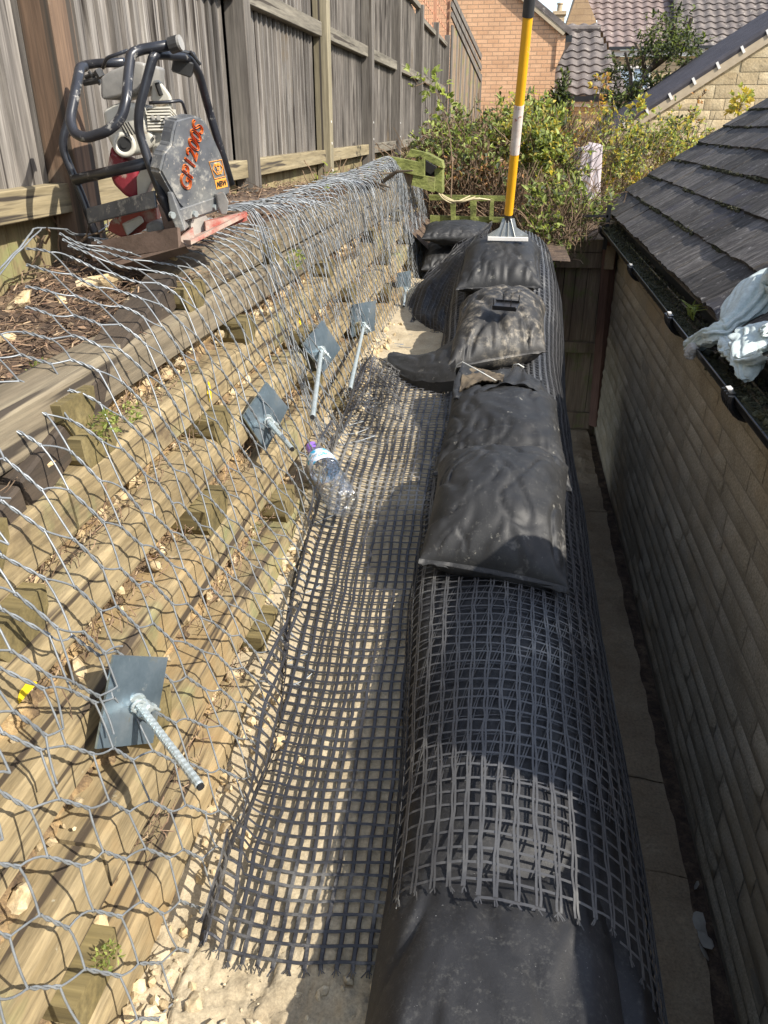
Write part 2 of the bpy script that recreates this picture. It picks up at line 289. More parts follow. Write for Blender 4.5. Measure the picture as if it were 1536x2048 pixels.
def brick_mat(name, c1, c2, mortar, bw, bh, ms, axes='XZ', bump=.6):
    m = bpy.data.materials.new(name); m.use_nodes = True; nt = m.node_tree; b = nt.nodes['Principled BSDF']
    tc = nt.nodes.new('ShaderNodeTexCoord'); sp = nt.nodes.new('ShaderNodeSeparateXYZ'); cb = nt.nodes.new('ShaderNodeCombineXYZ')
    L(nt, tc.outputs['Object'], sp.inputs[0]); L(nt, sp.outputs[axes[0]], cb.inputs[0]); L(nt, sp.outputs[axes[1]], cb.inputs[1])
    br = nt.nodes.new('ShaderNodeTexBrick'); L(nt, cb.outputs[0], br.inputs['Vector'])
    br.inputs['Scale'].default_value = 1; br.inputs['Brick Width'].default_value = bw; br.inputs['Row Height'].default_value = bh; br.inputs['Mortar Size'].default_value = ms
    br.inputs['Color1'].default_value = (*c1, 1); br.inputs['Color2'].default_value = (*c2, 1); br.inputs['Mortar'].default_value = (*mortar, 1); br.inputs['Bias'].default_value = -.1
    g = ramp(nt, noise_node(nt, tc.outputs['Object'], 2.2, 6), [(.3, .82), (.7, 1.12)]); c = mixc(nt, 1.0, br.outputs[0], g, 'MULTIPLY')
    g = ramp(nt, noise_node(nt, tc.outputs['Object'], 40, 3), [(.3, .85), (.7, 1.1)]); c = mixc(nt, 1.0, c, g, 'MULTIPLY')
    L(nt, c, b.inputs['Base Color']); b.inputs['Roughness'].default_value = .9
    bp = nt.nodes.new('ShaderNodeBump'); bp.inputs['Strength'].default_value = bump; bp.inputs['Distance'].default_value = .02; bp.invert = True
    L(nt, br.outputs['Fac'], bp.inputs['Height']); L(nt, bp.outputs[0], b.inputs['Normal']); return m
m_brick = brick_mat('salmon_brick', (.62, .35, .19), (.70, .42, .24), (.40, .25, .15), .225, .075, .008)

# ------------------------------------------------------------------ setting: ground, trench sand, bank soil
def facex(z): return -0.93+0.3*(-0.4-z)
def trench_z(x, y):
    x = np.asarray(x, float); y = np.asarray(y, float)
    z = np.interp(y, [-.5, .9, 1.4, 1.9, 2.4, 3.0, 4.0, 6.0], [-1.52, -1.50, -1.45, -1.35, -1.25, -1.16, -1.10, -1.08])
    return z+.02*fbm(x*3, y*3, 0, 3)+.035*smooth(-.45, -.75, x)
struct(MB().grid(np.array([[[x, y, -3.05] for y in (-200, 900)] for x in (-500, 500)])).build('ground', m_ground))
nx, ny = 130, 620
X, Y = np.meshgrid(np.linspace(-.95, .02, nx), np.linspace(-.3, 6.0, ny), indexing='ij')
Z = trench_z(X, Y)
def cells(x, y, s, seed):   # distance to nearest / second nearest feature point
    ix, iy = np.floor(x/s).astype(int), np.floor(y/s).astype(int); d1 = np.full(x.shape, 9.); d2 = np.full(x.shape, 9.); idn = np.zeros(x.shape)
    for a in (-1, 0, 1):
        for b in (-1, 0, 1):
            cx = (ix+a+_h(ix+a, iy+b, 0*ix, seed))*s; cy = (iy+b+_h(ix+a, iy+b, 0*ix+1, seed))*s; d = np.hypot(x-cx, y-cy)
            hh = _h(ix+a, iy+b, 0*ix+2, seed); n = d < d1
            d2 = np.where(n, d1, np.minimum(d2, d)); idn = np.where(n, hh, idn); d1 = np.where(n, d, d1)
    return d1, d2, idn
wx, wy = X+.02*fbm(X*14, Y*14, 0, 5), Y+.02*fbm(X*14, Y*14, 3, 6)
d1, d2, idn = cells(wx, wy, .075, 4); e1, e2, idm = cells(wx, wy, .032, 9)
near = smooth(1.15, .85, Y)
Z = Z+near*((.018*idn*smooth(0, .008, d2-d1)+.010*idm*smooth(0, .005, e2-e1))-.010)+.004*fbm(X*40, Y*40, 0, 8)*(1+near)
struct(MB().grid(np.dstack([X, Y, Z])).build('sand', m_sand, smooth=True))
# bank soil behind the sleepers, up to the fence and beyond
def bank_z(x, y):
    x = np.asarray(x, float); y = np.asarray(y, float)
    zt = np.interp(y, [-.5, .6, 1.1, 2.1, 2.8, 6, 60], [-.86, -.76, -.63, -.44, -.44, -.46, -.9]); zf = np.interp(y, [-.5, 1.2, 2.2, 3, 4, 6, 9, 60], [-.72, -.60, -.42, -.33, -.30, -.40, -.45, -.9])
    t = np.clip((-x-.95)/.34, 0, 1)
    return zt*(1-t)+zf*t+.03*fbm(x*5, y*5, 0, 21)+.012*fbm(x*22, y*22, 0, 22)
X, Y = np.meshgrid(np.linspace(-1.9, -.93, 90), np.linspace(-.6, 6.2, 500), indexing='ij')
struct(MB().grid(np.dstack([X, Y, bank_z(X, Y)])).build('terrace', m_soil, smooth=True))
X, Y = np.meshgrid(np.linspace(-30, .45, 60), np.linspace(6.2, 7.4, 30), indexing='ij')
struct(MB().grid(np.dstack([X, Y, bank_z(X, Y)-.45*smooth(-.95, -.7, X)])).build('terrace', m_soil, smooth=True))
X, Y = np.meshgrid(np.linspace(-60, 60, 60), np.linspace(7.62, 120, 60), indexing='ij')
struct(MB().grid(np.dstack([X, Y, -1.0+.1*fbm(X, Y, 0, 3)])).build('garden_ground', m_soil, smooth=True))

# ------------------------------------------------------------------ timber crib retaining wall
tw = empty('timber_retaining_wall', 'stepped wall of mossy brown timber sleepers with earth packed between, behind the wire mesh', 'retaining wall')
tops = [(-.475, .100), (-.642, .102), (-.806, .098), (-.985, .122), (-1.19, .112), (-1.375, .130)]
random.seed(11)
def sleeper(y0, y1, zt, h, mat, x0=None, dz1=0.0):
    mb = MB(); n = 14; xf = facex(zt-h*.5) if x0 is None else x0
    sec = [(-.105, -h), (.002, -h), (.007, -h+.007), (.000, -.012), (-.012, 0), (-.112, 0)]
    P = np.zeros((n, len(sec), 3))
    for i in range(n):
        y = y0+(y1-y0)*i/(n-1)
        for j, (a, b) in enumerate(sec): P[i, j] = (xf+a+.003*sn(y*4, j, 0, 3), y, zt+b+dz1*(y-y0)/(y1-y0)+.003*sn(y*3, j, 0, 5))
    mb.grid(P); k = len(sec)
    mb.f.append(tuple(range(k))[::-1]); mb.m.append(0); mb.f.append(tuple(range((n-1)*k, n*k))); mb.m.append(0)
    mb.f.extend([(i*k, i*k+k-1, (i+1)*k+k-1, (i+1)*k) for i in range(n-1)]); mb.m.extend([0]*(n-1))
    return mb.build('sleeper', mat, tw)
for k, (zt, h) in enumerate(tops):
    y = -.5-random.uniform(0, .9); off = [0, 1.08, .35, 1.5, .7, .2][k]; y = -2.2+off
    while y < 8.2:
        y2 = y+2.4
        if y2 > -.4: sleeper(max(y, -.6)+.004, min(y2, 8.4)-.004, zt+random.uniform(-.006, .006)-(.0 if y < 2 else .02*k*.4), h, m_sleepg if k == 0 else m_sleep)
        y = y2
# the brown capping sleeper, tipped down towards the camera, then the level one
a = AX(45, 965, -.86); b = AX(352, 548, -.93)
mb = MB(); d = (b-a).normalized(); sd = Vector((-1, 0, 0)); up = d.cross(sd).normalized()*-1
if up.z < 0: up = -up
mb.box((a+b)/2+sd*.045+up*-.04, ((b-a).length, .088, .085), Matrix((d, sd, up)).transposed(), bev=.006); c = mb.build('capping_sleeper', m_cap, tw, label='dark brown capping sleeper sloping down towards the viewer')
a2 = AX(-260, 1330, -.82); mb = MB(); d = (a-a2).normalized(); up = d.cross(sd).normalized(); up = up if up.z > 0 else -up
mb.box((a+a2)/2+sd*.047+up*-.045, ((a-a2).length-.006, .088, .085), Matrix((d, sd, up)).transposed(), bev=.006); mb.build('capping_sleeper', m_cap, tw)
mb = MB(); mb.box((-1.0, 3.35, -.425), (.15, 2.25, .085), bev=.006); mb.build('capping_sleeper', m_sleepg, tw)
mb = MB(); mb.box((-1.0, 5.7, -.435), (.15, 2.35, .085), bev=.006); mb.build('capping_sleeper', m_sleepg, tw)
# header ends poking out between the sleepers
heads = []
for k, (zt, h) in enumerate(tops):
    zg = zt-h; gap = (tops[k+1][0] if k < 5 else zg-.07); hh = zg-gap
    y = .35+(k % 2)*.55+.1*k
    while y < 7.5:
        heads.append((y, zg, hh)); y += random.uniform(.95, 1.25)
heads += [(1.42, -.50, .045), (2.17, -.41, .05), (3.0, -.40, .045), (1.0, -.61, .045)]
for (y, zt, hh) in heads:
    mb = MB(); hh = max(hh, .05)+.022; xf = facex(zt-hh/2)+.020; wd = random.uniform(.13, .17)
    sec = [(-wd/2, 0), (wd/2, 0), (wd/2*.95, -hh*.5), (wd*.22, -hh-.012), (-wd*.25, -hh-.012), (-wd/2*.95, -hh*.55)]
    mb.prism([(xf, y+p, zt+q-.002) for p, q in sec], (-.16, 0, 0)); mb.build('header_block', m_head, tw)
# rubble and earth filling
ys = np.linspace(-.5, 8.0, 900); zs = np.linspace(-.40, -1.62, 130)
Yg, Zg = np.meshgrid(ys, zs, indexing='ij')
q1, q2, qi = cells(Yg+.01*fbm(Yg*20, Zg*20, 0, 2), Zg+.01*fbm(Yg*20, Zg*20, 5, 2), .045, 31)
Zc_ = np.interp(Yg, [-.5, .6, 1.1, 2.1, 9], [-.92, -.80, -.69, -.50, -.46]); Zg = np.minimum(Zg, Zc_)
Xg = facex(Zg)-.088+.03*qi*smooth(0, .014, q2-q1)+.03*fbm(Yg*7, Zg*7, 0, 12)+.012*fbm(Yg*50, Zg*50, 0, 13)
o = MB().grid(np.dstack([Xg, Yg, Zg])).build('rubble_fill', m_fill, smooth=True); stuff(o, 'ochre earth and broken limestone packed between the timber sleepers', 'rubble')
def rock_mb(mb, c, r, seed, flat=.75, mi=0):
    bm = bmesh.new(); bmesh.ops.create_icosphere(bm, subdivisions=1 if r < .02 else 2, radius=1)
    rt = Euler((random.uniform(-3, 3), random.uniform(-3, 3), random.uniform(-3, 3))).to_matrix(); sc = Vector((random.uniform(.8, 1.3), random.uniform(.7, 1.1), flat*random.uniform(.7, 1.1)))
    vs = []
    for v in bm.verts:
        n = 1+.5*sn(v.co.x*1.3+seed, v.co.y*1.3, v.co.z*1.3, 7); p = rt @ Vector((v.co.x*sc.x, v.co.y*sc.y, v.co.z*sc.z))*r*n; vs.append(Vector(c)+p)
    bm.verts.index_update(); fs = [[v.index for v in f.verts] for f in bm.faces]; bm.free(); mb.add(vs, fs, mi)
random.seed(5)
mb = MB()
for k, (zt, h) in enumerate(tops):
    zg = zt-h; zn = tops[k+1][0] if k < 5 else zg-.06
    for i in range(330):
        y = random.uniform(-.2, 7.0); z = random.uniform(zn, zg); r = random.choice([.004, .006, .008, .012, .016, .026])*random.uniform(.7, 1.1)
        rock_mb(mb, (facex(z)-.088+random.uniform(0, .05), y, z), r, i) if z < float(np.interp(y, [-.5, .6, 1.1, 2.1], [-.92, -.80, -.69, -.50])) else None
for i in range(380):   # crumbs along the foot of the wall
    y = random.uniform(.2, 4.6); x = facex(-1.2)+abs(random.gauss(.0, .05))-.01+(.09 if y < 1.6 else 0); r = random.choice([.005, .007, .01, .014, .02])*random.uniform(.6, 1.1)
    rock_mb(mb, (x, y, float(trench_z(x, y))+r*.3), r, i)
stuff(mb.build('stone_rubble', m_stone), 'small broken yellow limestone pieces lying between the sleepers and along the wall foot', 'rubble')
mb = MB()
for i in range(700):   # dry clods at the open end of the trench
    x = random.uniform(-.62, -.1); y = random.uniform(.1, .92); r = random.choice([.002, .003, .004, .006, .009, .014])*random.uniform(.7, 1.3)
    rock_mb(mb, (x, y, float(trench_z(x, y))+r*.1), r, i, .7)
stuff(mb.build('dry_clods', m_clod), 'cracked dry clods of pale sand at the open end of the trench', 'clods')
# individual larger stones on the bank
RK = [((45, 645), .05, 'broad flat tan stone at the left edge of the bank'), ((130, 640), .026, 'small greenish rounded stone on the bank beside the tan one'), ((205, 570), .06, 'long buff boulder on the bank beneath the compactor'), ((52, 835), .03, 'pale angular stone in the soil beside the sloping capping sleeper'),
      ((430, 560), .035, 'cream stone lodged under the level capping timber'), ((470, 545), .03, 'smaller cream stone just right of the lodged one'), ((345, 510), .03, 'white pebble at the toe of the compactor frame'), ((800, 400), .05, 'rounded yellow stone at the far end of the terrace'), ((15, 690), .03, 'little dark stone under the left edge mesh')]
for i, ((u, v), r, lb) in enumerate(RK):
    xx = -1.02 if u < 400 else -.97; p = AX(u, v, xx)
    if u < 300: p = AZ(u, v, -.5 if v > 600 else -.42)
    if u < 300: p.z = float(bank_z(p.x, p.y))+r*.2
    mb = MB(); rock_mb(mb, p, r, i*3.3, .7); p0_ = Vector(p); mb.v = [(v_[0], v_[1], p0_.z+(v_[2]-p0_.z)*.6) for v_ in mb.v]; tag(mb.build('stone', m_stone, smooth=False), lb, 'stone', 'stones on the bank')
# twigs and litter
random.seed(9); mb = MB()
for i in range(2600):
    x = random.uniform(-1.42, -.93); y = random.uniform(.3, 5.5) if i % 2 else random.uniform(.6, 2.6)
    z = float(bank_z(x, y))+random.uniform(0, .035); l = random.uniform(.02, .09); a = random.uniform(0, PI); d = Vector((math.cos(a), math.sin(a), random.uniform(-.3, .4)))*l
    p = Vector((x, y, z)); q = p+d*.5+Vector((random.uniform(-.01, .01), random.uniform(-.01, .01), random.uniform(0, .012)))
    mb.tube([p, q, p+d], random.choice([.0008, .0012, .002]), 3, cap=False)
for i in range(4200):
    k = random.randrange(6); zt, h = tops[k]; zg = zt-h; z = random.uniform(zg-.06, zg); y = random.uniform(.3, 5.5)
    if sn(y*2.2, k*3.3, 0, 4) < -.2: continue
    x = facex(z)-.05+random.uniform(0, .045); l = random.uniform(.015, .07); d = Vector((random.uniform(-.2, .3), random.gauss(0, 1), random.gauss(0, .6))).normalized()*l
    mb.tube([(x, y, z), Vector((x+.006, y, z))+d*.5, Vector((x, y, z))+d], .0012, 3, cap=False)
stuff(mb.build('twig_litter', m_litter), 'dry brown twigs and rootlets littering the bank and the gaps of the timber wall', 'twigs')
def leafquad(mb, p, d, w, n, mi):
    d = Vector(d); s = d.cross(Vector(n)); s = s.normalized()*w if s.length > 1e-6 else Vector((w, 0, 0)); p = Vector(p); up = Vector(n)*w*.3
    mb.add([p, p+d*.45+s*.5+up*.3, p+d, p+d*.45-s*.5+up*.3], [(0, 1, 2, 3)], mi)
mb = MB()
for i in range(900):
    x = random.uniform(-1.42, -.94); y = random.uniform(.6, 5.5); z = float(bank_z(x, y))+random.uniform(.005, .03); a = random.uniform(0, 2*PI); l = random.uniform(.012, .035)
    leafquad(mb, (x, y, z), (math.cos(a)*l, math.sin(a)*l, random.uniform(-.01, .015)), l*.6, (random.uniform(-.5, .5), random.uniform(-.5, .5), 1), 0)
stuff(mb.build('fallen_leaves', m_litter), 'fallen brown leaves scattered on the bank soil', 'leaves')
# yellow paint marks
for (u, v, r1, r2, lb) in ((62, 1392, .028, .022, None), (414, 785, .012, .026, None), (600, 640, .01, .03, None), (745, 555, .009, .03, None)):
    r = ray(u, v); t = -1.05/(r[0]+.3*r[2]); p = Vector(r*t)
    kk = min(range(6), key=lambda k: abs(tops[k][0]-tops[k][1]/2-p.z)); xf = facex(tops[kk][0]-tops[kk][1]/2)+.0085
    mb = MB(); n = 22; ring = [Vector((xf, p.y+math.cos(2*PI*i/n)*r1*(1+.35*sn(i*1.1, u)), min(max(p.z+math.sin(2*PI*i/n)*r2*(1+.35*sn(i*1.3, u+9)), tops[kk][0]-tops[kk][1]+.01), tops[kk][0]-.015))) for i in range(n)]
    mb.prism(ring, (-.003, 0, 0)); mb.build('paint_mark', m_yp, tw, label='splash of yellow marking paint')
print('wall done')

# ------------------------------------------------------------------ wire mesh over the timber wall
def mesh_surface(bulge, seed, lift=0.0, flop=0.0, rise=.30):
    def S(s, t):
        s = np.asarray(s, float); t = np.asarray(t, float)
        ztop = np.interp(s, [-.5, .6, 1.1, 2.1, 2.4, 9], [-.82, -.72, -.60, -.40, -.385, -.395])+.02
        w_ = .045; down = w_*np.logaddexp(0, t/w_)-.0; back = w_*np.logaddexp(0, -t/w_)
        z0 = ztop-down*.95; rs = rise*smooth(2.6, 1.6, s); wav = .03*fbm(s*2.2, t*3, 0, seed+2, 3)
        hump = flop*np.exp(-((t+.05)/.16)**2)*(.6+.7*vnoise(s*1.7, 0, 0, seed+4))
        off = lift+bulge*(.5+fbm(s*1.1, t*1.6, 0, seed, 3))*smooth(-.02, .25, t)
        x = facex(z0)+off+hump*.6-back*(1-.40*rs)
        z = z0+.05+back*rs+hump+wav*smooth(.1, -.1, t)*1.4-.035*smooth(0, .3, t)
        zf = np.interp(s, [-.5, .9, 1.4, 1.9, 2.4, 3, 4, 9], [-1.6, -1.52, -1.47, -1.35, -1.25, -1.15, -1.1, -1.1])+.012
        over = np.maximum(zf-z, 0); x = x+over*.8; z = np.maximum(z, zf)
        return np.stack([x, s+.5*back*smooth(2.6, 1.6, s), z], -1)
    return S
def foot_t(s): return (np.interp(s, [-.5, .6, 1.1, 2.1, 2.4, 9], [-.82, -.72, -.60, -.40, -.385, -.395])+.03-np.interp(s, [-.5, .9, 1.4, 1.9, 2.4, 3, 4, 9], [-1.6, -1.52, -1.47, -1.35, -1.25, -1.15, -1.1, -1.1]))/.95
e1, e2, e3 = np.array([-.014, .088]), np.array([.0385, .078]), np.array([.050, .046])
def wire_sheet(name, S, inside, label, seed, rad=.0021, jit=.006, scale=1.0):
    mb = MB(); A1 = (e2+e3)*scale; A2 = (e1+e2)*scale; E1, E2, E3 = e1*scale, e2*scale, e3*scale
    def nd(i, j, q):
        p = i*A1+j*A2+(E2 if q else 0)
        r = [float(_h(np.int64(i), np.int64(j), np.int64(q), seed+k))-.5 for k in range(2)]
        sk = np.array([.02*sn(p[0]*1.5, p[1]*1.5, 0, seed+7), .025*sn(p[0]*1.3, p[1]*1.7, 3, seed+8)])
        return p+np.array(r)*2*jit+sk
    def P(q): return Vector(S(q[0], q[1]))
    for i in range(-60, 160):
        for j in range(-160, 120):
            c = i*A1+j*A2
            if not inside(c[0], c[1]): continue
            pt_ = S(c[0], c[1])
            if pt_[0] > facex(pt_[2])+.19: continue
            p = nd(i, j, 0); q = nd(i, j, 1); q1 = nd(i+1, j, 0); q2 = nd(i, j+1, 0)
            far = c[0] > 3.6; ns = 5 if far else 6
            # the twisted pair
            k = 4 if far else 9; cen = [P(p+(q-p)*t/(k-1)) for t in range(k)]
            d = (cen[-1]-cen[0]).normalized(); a = d.orthogonal().normalized(); b = d.cross(a)
            for sg in ((0, PI) if not far else (0,)):
                mb.tube([cc+(a*math.cos(sg+t/(k-1)*PI*3)+b*math.sin(sg+t/(k-1)*PI*3))*rad*1.05 for t, cc in enumerate(cen)], rad*(1.5 if far else 1.0), 4 if far else 5, cap=False)
            for (u, v) in ((q, q1), (q, q2)):
                m = (u+v)/2+np.array([sn(u[0]*40, u[1]*40, 0, 3), sn(u[0]*40, u[1]*40, 9, 3)])*.006
                pu, pm, pv = P(u), P(m), P(v)
                pts = [pu, pu*.3+pm*.7-(pu+pv)*.0, pm, pm*.7+pv*.3, pv] if not far else [pu, pm, pv]
                if not far: pts = [pu, (pu+pm)/2+(pm-(pu+pv)/2)*.25, pm, (pv+pm)/2+(pm-(pu+pv)/2)*.25, pv]
                mb.tube(pts, rad, 4 if far else 5, cap=False)
    return tag(mb.build(name, m_wire, smooth=True), label, 'wire mesh', 'hexagonal wire mesh sheets on the timber wall')
S1 = mesh_surface(.075, 3, .03, .0)
wire_sheet('hexagonal_wire_mesh', S1, lambda s, t: -.5 < s < 2.95 and t > -.30-.14*smooth(1.0, 1.8, s)+.05*sn(s*3, 1) and t < foot_t(s)-.03-.06*smooth(1.6, 2.2, s)+.03*sn(s*3, 8), 'near sheet of hexagonal wire mesh with large cells hanging beside the open sand', 40)
S2 = mesh_surface(.05, 9, .035, .055)
wire_sheet('hexagonal_wire_mesh', S2, lambda s, t: 2.72 < s < 7.6 and t > -.36 and t < foot_t(s)+.0, 'far sheet of hexagonal wire mesh humped over the timber top towards the mossy box', 60, rad=.0020)
S3 = mesh_surface(.09, 14, .055, .02)
wire_sheet('hexagonal_wire_mesh', S3, lambda s, t: -.4 < s < 1.02+.1*sn(t*4, 3) and -.12 < t < .30+.1*sn(s*3, 7), 'loose doubled flap of wire mesh at the left edge over the sloping cap', 90)
# third layer over the top at the rolled far end
S4 = mesh_surface(.03, 19, .05, .085)
wire_sheet('hexagonal_wire_mesh', S4, lambda s, t: 3.1 < s < 7.7 and -.34 < t < .38+.08*sn(s*2, 5), 'upper rolled layer of wire mesh piled on the terrace behind the compactor', 120, scale=.93, rad=.0019)
mb = MB(); ss = np.linspace(-.45, 2.9, 90)
mb.tube([Vector(S1(q, -.315-.14*float(smooth(1.0, 1.8, q))+.05*sn(q*3, 1)+.012*sn(q*14, 5))) for q in ss], .0026, 6, cap=False)
mb.tube([Vector(S1(q, -.300-.14*float(smooth(1.0, 1.8, q))+.05*sn(q*3, 1)+.014*sn(q*11, 9)))+Vector((0, 0, .004)) for q in ss], .0021, 6, cap=False)
tag(mb.build('edge_wire', m_wire, smooth=True), 'paired edge wires finishing the near mesh sheet where it lies back on the bank soil', 'wire')
# selvedge bunch where two sheets overlap
mb = MB()
for k in range(7):
    pts = [Vector(S2(2.70+.016*k+.02*sn(t*3, k*5.), -.2+t*1.15)) for t in np.linspace(0, 1, 26)]; mb.tube([p+Vector((.004*(k % 3), 0, 0)) for p in pts], .0016, 5, cap=False)
tag(mb.build('selvedge_wires', m_wire, smooth=True), 'dense vertical bunch of wires where the two mesh sheets overlap, left of the second plate', 'wire bundle')

# ------------------------------------------------------------------ soil nails
def nail(root_px, tip_px, corners_px, xr, tip_x, label):
    c = AX(*root_px, xr)
    o = empty('soil_nail', label, 'soil nail', 'soil nails along the timber wall'); o.location = c
    tip = AX(*tip_px, tip_x)-c; n = tip.normalized()
    nrm = Vector((1, -.25, .12)).normalized()
    # plate corners lie in one plane through the root
    cs = []
    for (u, v) in corners_px:
        r = Vector(ray(u, v)); t = c.dot(nrm)/r.dot(nrm); cs.append(r*t-c)
    m = sum(cs, Vector())/4
    mb = MB(); k = 9; P = np.zeros((k, k, 3)); Pb = np.zeros((k, k, 3))
    for i in range(k):
        for j in range(k):
            a, b = i/(k-1), j/(k-1); p = cs[0]*(1-a)*(1-b)+cs[1]*a*(1-b)+cs[2]*a*b+cs[3]*(1-a)*b
            bend = .006*(1-((a-.5)*2)**2)*(1-((b-.5)*2)**2); P[i, j] = p+nrm*bend; Pb[i, j] = p+nrm*(bend-.005)
    mb.grid(P); mb.grid(Pb[::-1])
    for A_, B_ in ((P[0], Pb[0]), (P[-1], Pb[-1]), (P[:, 0], Pb[:, 0]), (P[:, -1], Pb[:, -1])): mb.grid(np.stack([A_, B_]))
    pl = mb.build('plate', m_plate, o, smooth=False)
    # ribbed bar, running on behind the plate into the ground
    mb = MB(); L_ = tip.length; st = -n*.10; ln = L_+.10; kk = int(ln/.003); rs = [(.0078+.0008*(1 if (i % 4) < 2 else 0)) for i in range(kk)]; rs[-1] = .007
    mb.tube([st+n*ln*i/(kk-1) for i in range(kk)], rs, 10); br = mb.build('bar', m_rebar, o, smooth=False)
    mb = MB(); mb.tube([tip-n*.002, tip+n*.004], .0072, 10); mb.build('bar_end', m_dark, br)
    # wire rope grip clamped on the bar: washer, saddle, u bolt legs, nuts
    mb = MB(); a = n.cross(Vector((0, 0, 1))).normalized(); b = n.cross(a).normalized(); sd = (a*.6-b*.8).normalized(); up = n.cross(sd).normalized(); 
    if sd.x < 0: sd = -sd
    mb.tube([n*.004, n*.010], .019, 18); mb.build('washer', m_rebar, o, smooth=False)
    mb = MB(); mb.box(n*.024+sd*.010, (.032, .030, .020), Matrix((up, n, sd)).transposed(), bev=.004)
    cl = mb.build('clamp', m_rebar, o)
    for s_ in (-1, 1):
        mb = MB(); off = up*.0115*s_+n*.024; mb.tube([off-sd*.012, off+sd*.046], .0034, 8); lg = mb.build('clamp_leg', m_rebar, cl)
        mb = MB(); mb.tube([off+sd*.020, off+sd*.029], .0075, 6); mb.build('nut', m_rebar, lg)
    mb = MB(); mb.tube([n*.024-sd*.008+(up*math.cos(q)*.0115-sd*math.sin(q)*.010) for q in np.linspace(0, PI, 9)], .0034, 8); mb.build('clamp_bow', m_rebar, cl)
    # offsets were in world axes relative to the root: nothing to rotate
    return o
nail((270, 1400), (400, 1572), [(228, 1310), (336, 1315), (306, 1486), (193, 1498)], -.665, -.47, 'nearest soil nail, large bluish square plate with a long ribbed bar pointing down right')
nail((533, 838), (584, 898), [(486, 832), (534, 764), (577, 815), (532, 902)], -.745, -.62, 'soil nail with diamond-turned plate and short stubby bar, left of the bottle cap')
nail((643, 700), (625, 834), [(604, 690), (646, 641), (682, 697), (647, 746)], -.74, -.54, 'soil nail with diamond-turned plate and long plain bar slanting down left, third along')
nail((728, 650), (700, 778), [(705, 609), (752, 601), (749, 662), (703, 675)], -.735, -.56, 'soil nail with upright rectangular-looking plate and thin bar, fourth along')
nail((812, 578), (807, 612), [(795, 546), (822, 541), (822, 592), (796, 596)], -.72, -.66, 'farthest soil nail, small plate half hidden behind mesh wires by the black bags')

# ------------------------------------------------------------------ wrapped bank between trench and garage
def interp_y(y, xs, vs): return np.interp(y, xs, vs)
def cat(P, tau):      # Catmull-Rom along the last-but-one axis
    n = P.shape[-2]; tau = np.clip(tau, 0, n-1-1e-6); i = np.floor(tau).astype(int); f = (tau-i)[..., None]
    g = lambda k: np.take_along_axis(P, np.clip(k, 0, n-1)[..., None, None].repeat(P.shape[-1], -1), -2)[..., 0, :]
    p0, p1, p2, p3 = g(i-1), g(i), g(i+1), g(i+2)
    return .5*((2*p1)+(-p0+p2)*f+(2*p0-5*p1+4*p2-p3)*f*f+(-p0+3*p1-3*p2+p3)*f**3)
def row_ctrl(y):
    y = np.asarray(y, float)
    zt = np.interp(y, [0, .9, 1.3, 1.7, 2.1, 2.6, 3.2, 3.9, 4.5, 4.9, 5.3, 5.7, 6.0], [-1.31, -1.265, -1.245, -1.23, -1.24, -1.20, -1.13, -1.03, -.93, -.76, -.66, -.66, -.75])
    xl = np.interp(y, [0, 1, 1.7, 2.3, 3.2, 4.5, 5.3, 6], [-.13, -.145, -.185, -.22, -.26, -.32, -.34, -.30])
    zf = np.interp(y, [0, .9, 1.9, 2.4, 3, 4, 6], [-1.52, -1.5, -1.35, -1.25, -1.18, -1.12, -1.1]); zf = np.minimum(zf, zt-.09)
    wr = np.interp(y, [0, 1, 1.6, 2.2, 3.5, 5, 6], [1.10, 1.06, 1.02, 1.0, .95, .9, .8])
    one = np.ones_like(y)
    pts = [(xl-.02, zf-.04), (xl-.005, zf+.35*(zt-zf)), (xl+.02, zf+.75*(zt-zf)), (xl+.10, zt-.005), (.05*one, zt+.012), (.18*wr, zt-.012), (.275*wr, zt-.07), (.335*wr, zt-.17), (.37*wr, zt-.32), (.40*one, -1.75*one), (.44*one, -2.05*one), (.44*one, -2.35*one), (.49*one, -2.62*one), (.50*one, -3.0*one)]
    return np.stack([np.stack([np.broadcast_to(a, y.shape), np.broadcast_to(b, y.shape)], -1) for a, b in pts], -2)
_mp = cat(np.repeat(row_ctrl(np.array([1.5])), 400, 0), np.linspace(0, 13, 400)); _al = np.concatenate([[0], np.cumsum(np.hypot(*np.diff(_mp, axis=0).T))]); ROWLEN = float(_al[-1])
def rowS(off=0.0, seed=2, wob=.006):
    def S(s, t):
        s, t = np.broadcast_arrays(np.asarray(s, float), np.asarray(t, float)); tau = np.interp(t, _al, np.linspace(0, 13, 400)); P = row_ctrl(s)
        p = cat(P, tau); q = cat(P, tau+.02); d = q-p; d = d/np.maximum(np.linalg.norm(d, axis=-1, keepdims=True), 1e-9)
        nx_, nz_ = -d[..., 1], d[..., 0]; h = off+wob*fbm(s*4, t*4, 0, seed, 3)+.02*vnoise(s*1.5, t*1.8, 0, 77)
        return np.stack([p[..., 0]+nx_*h, s+0.0*t, p[..., 1]+nz_*h], -1)
    return S
bS = rowS(-.006)
s_, t_ = np.meshgrid(np.linspace(.05, 5.95, 380), np.linspace(0, ROWLEN, 150), indexing='ij')
P = bS(s_, t_); P[..., 0] += .018*np.sin(P[..., 2]*2*PI/.26)*smooth(-1.5, -1.7, P[..., 2]); nr_ = smooth(1.15, .85, P[..., 1]); P[..., 2] = np.where(P[..., 2] > -1.46, P[..., 2]*(1-nr_)+np.minimum(P[..., 2], -1.40)*nr_, P[..., 2])
tag(MB().grid(P).build('wrapped_bank', m_text, smooth=True), 'long black textile-wrapped bank lying between the sand trench and the stone garage wall', 'wrapped bank')

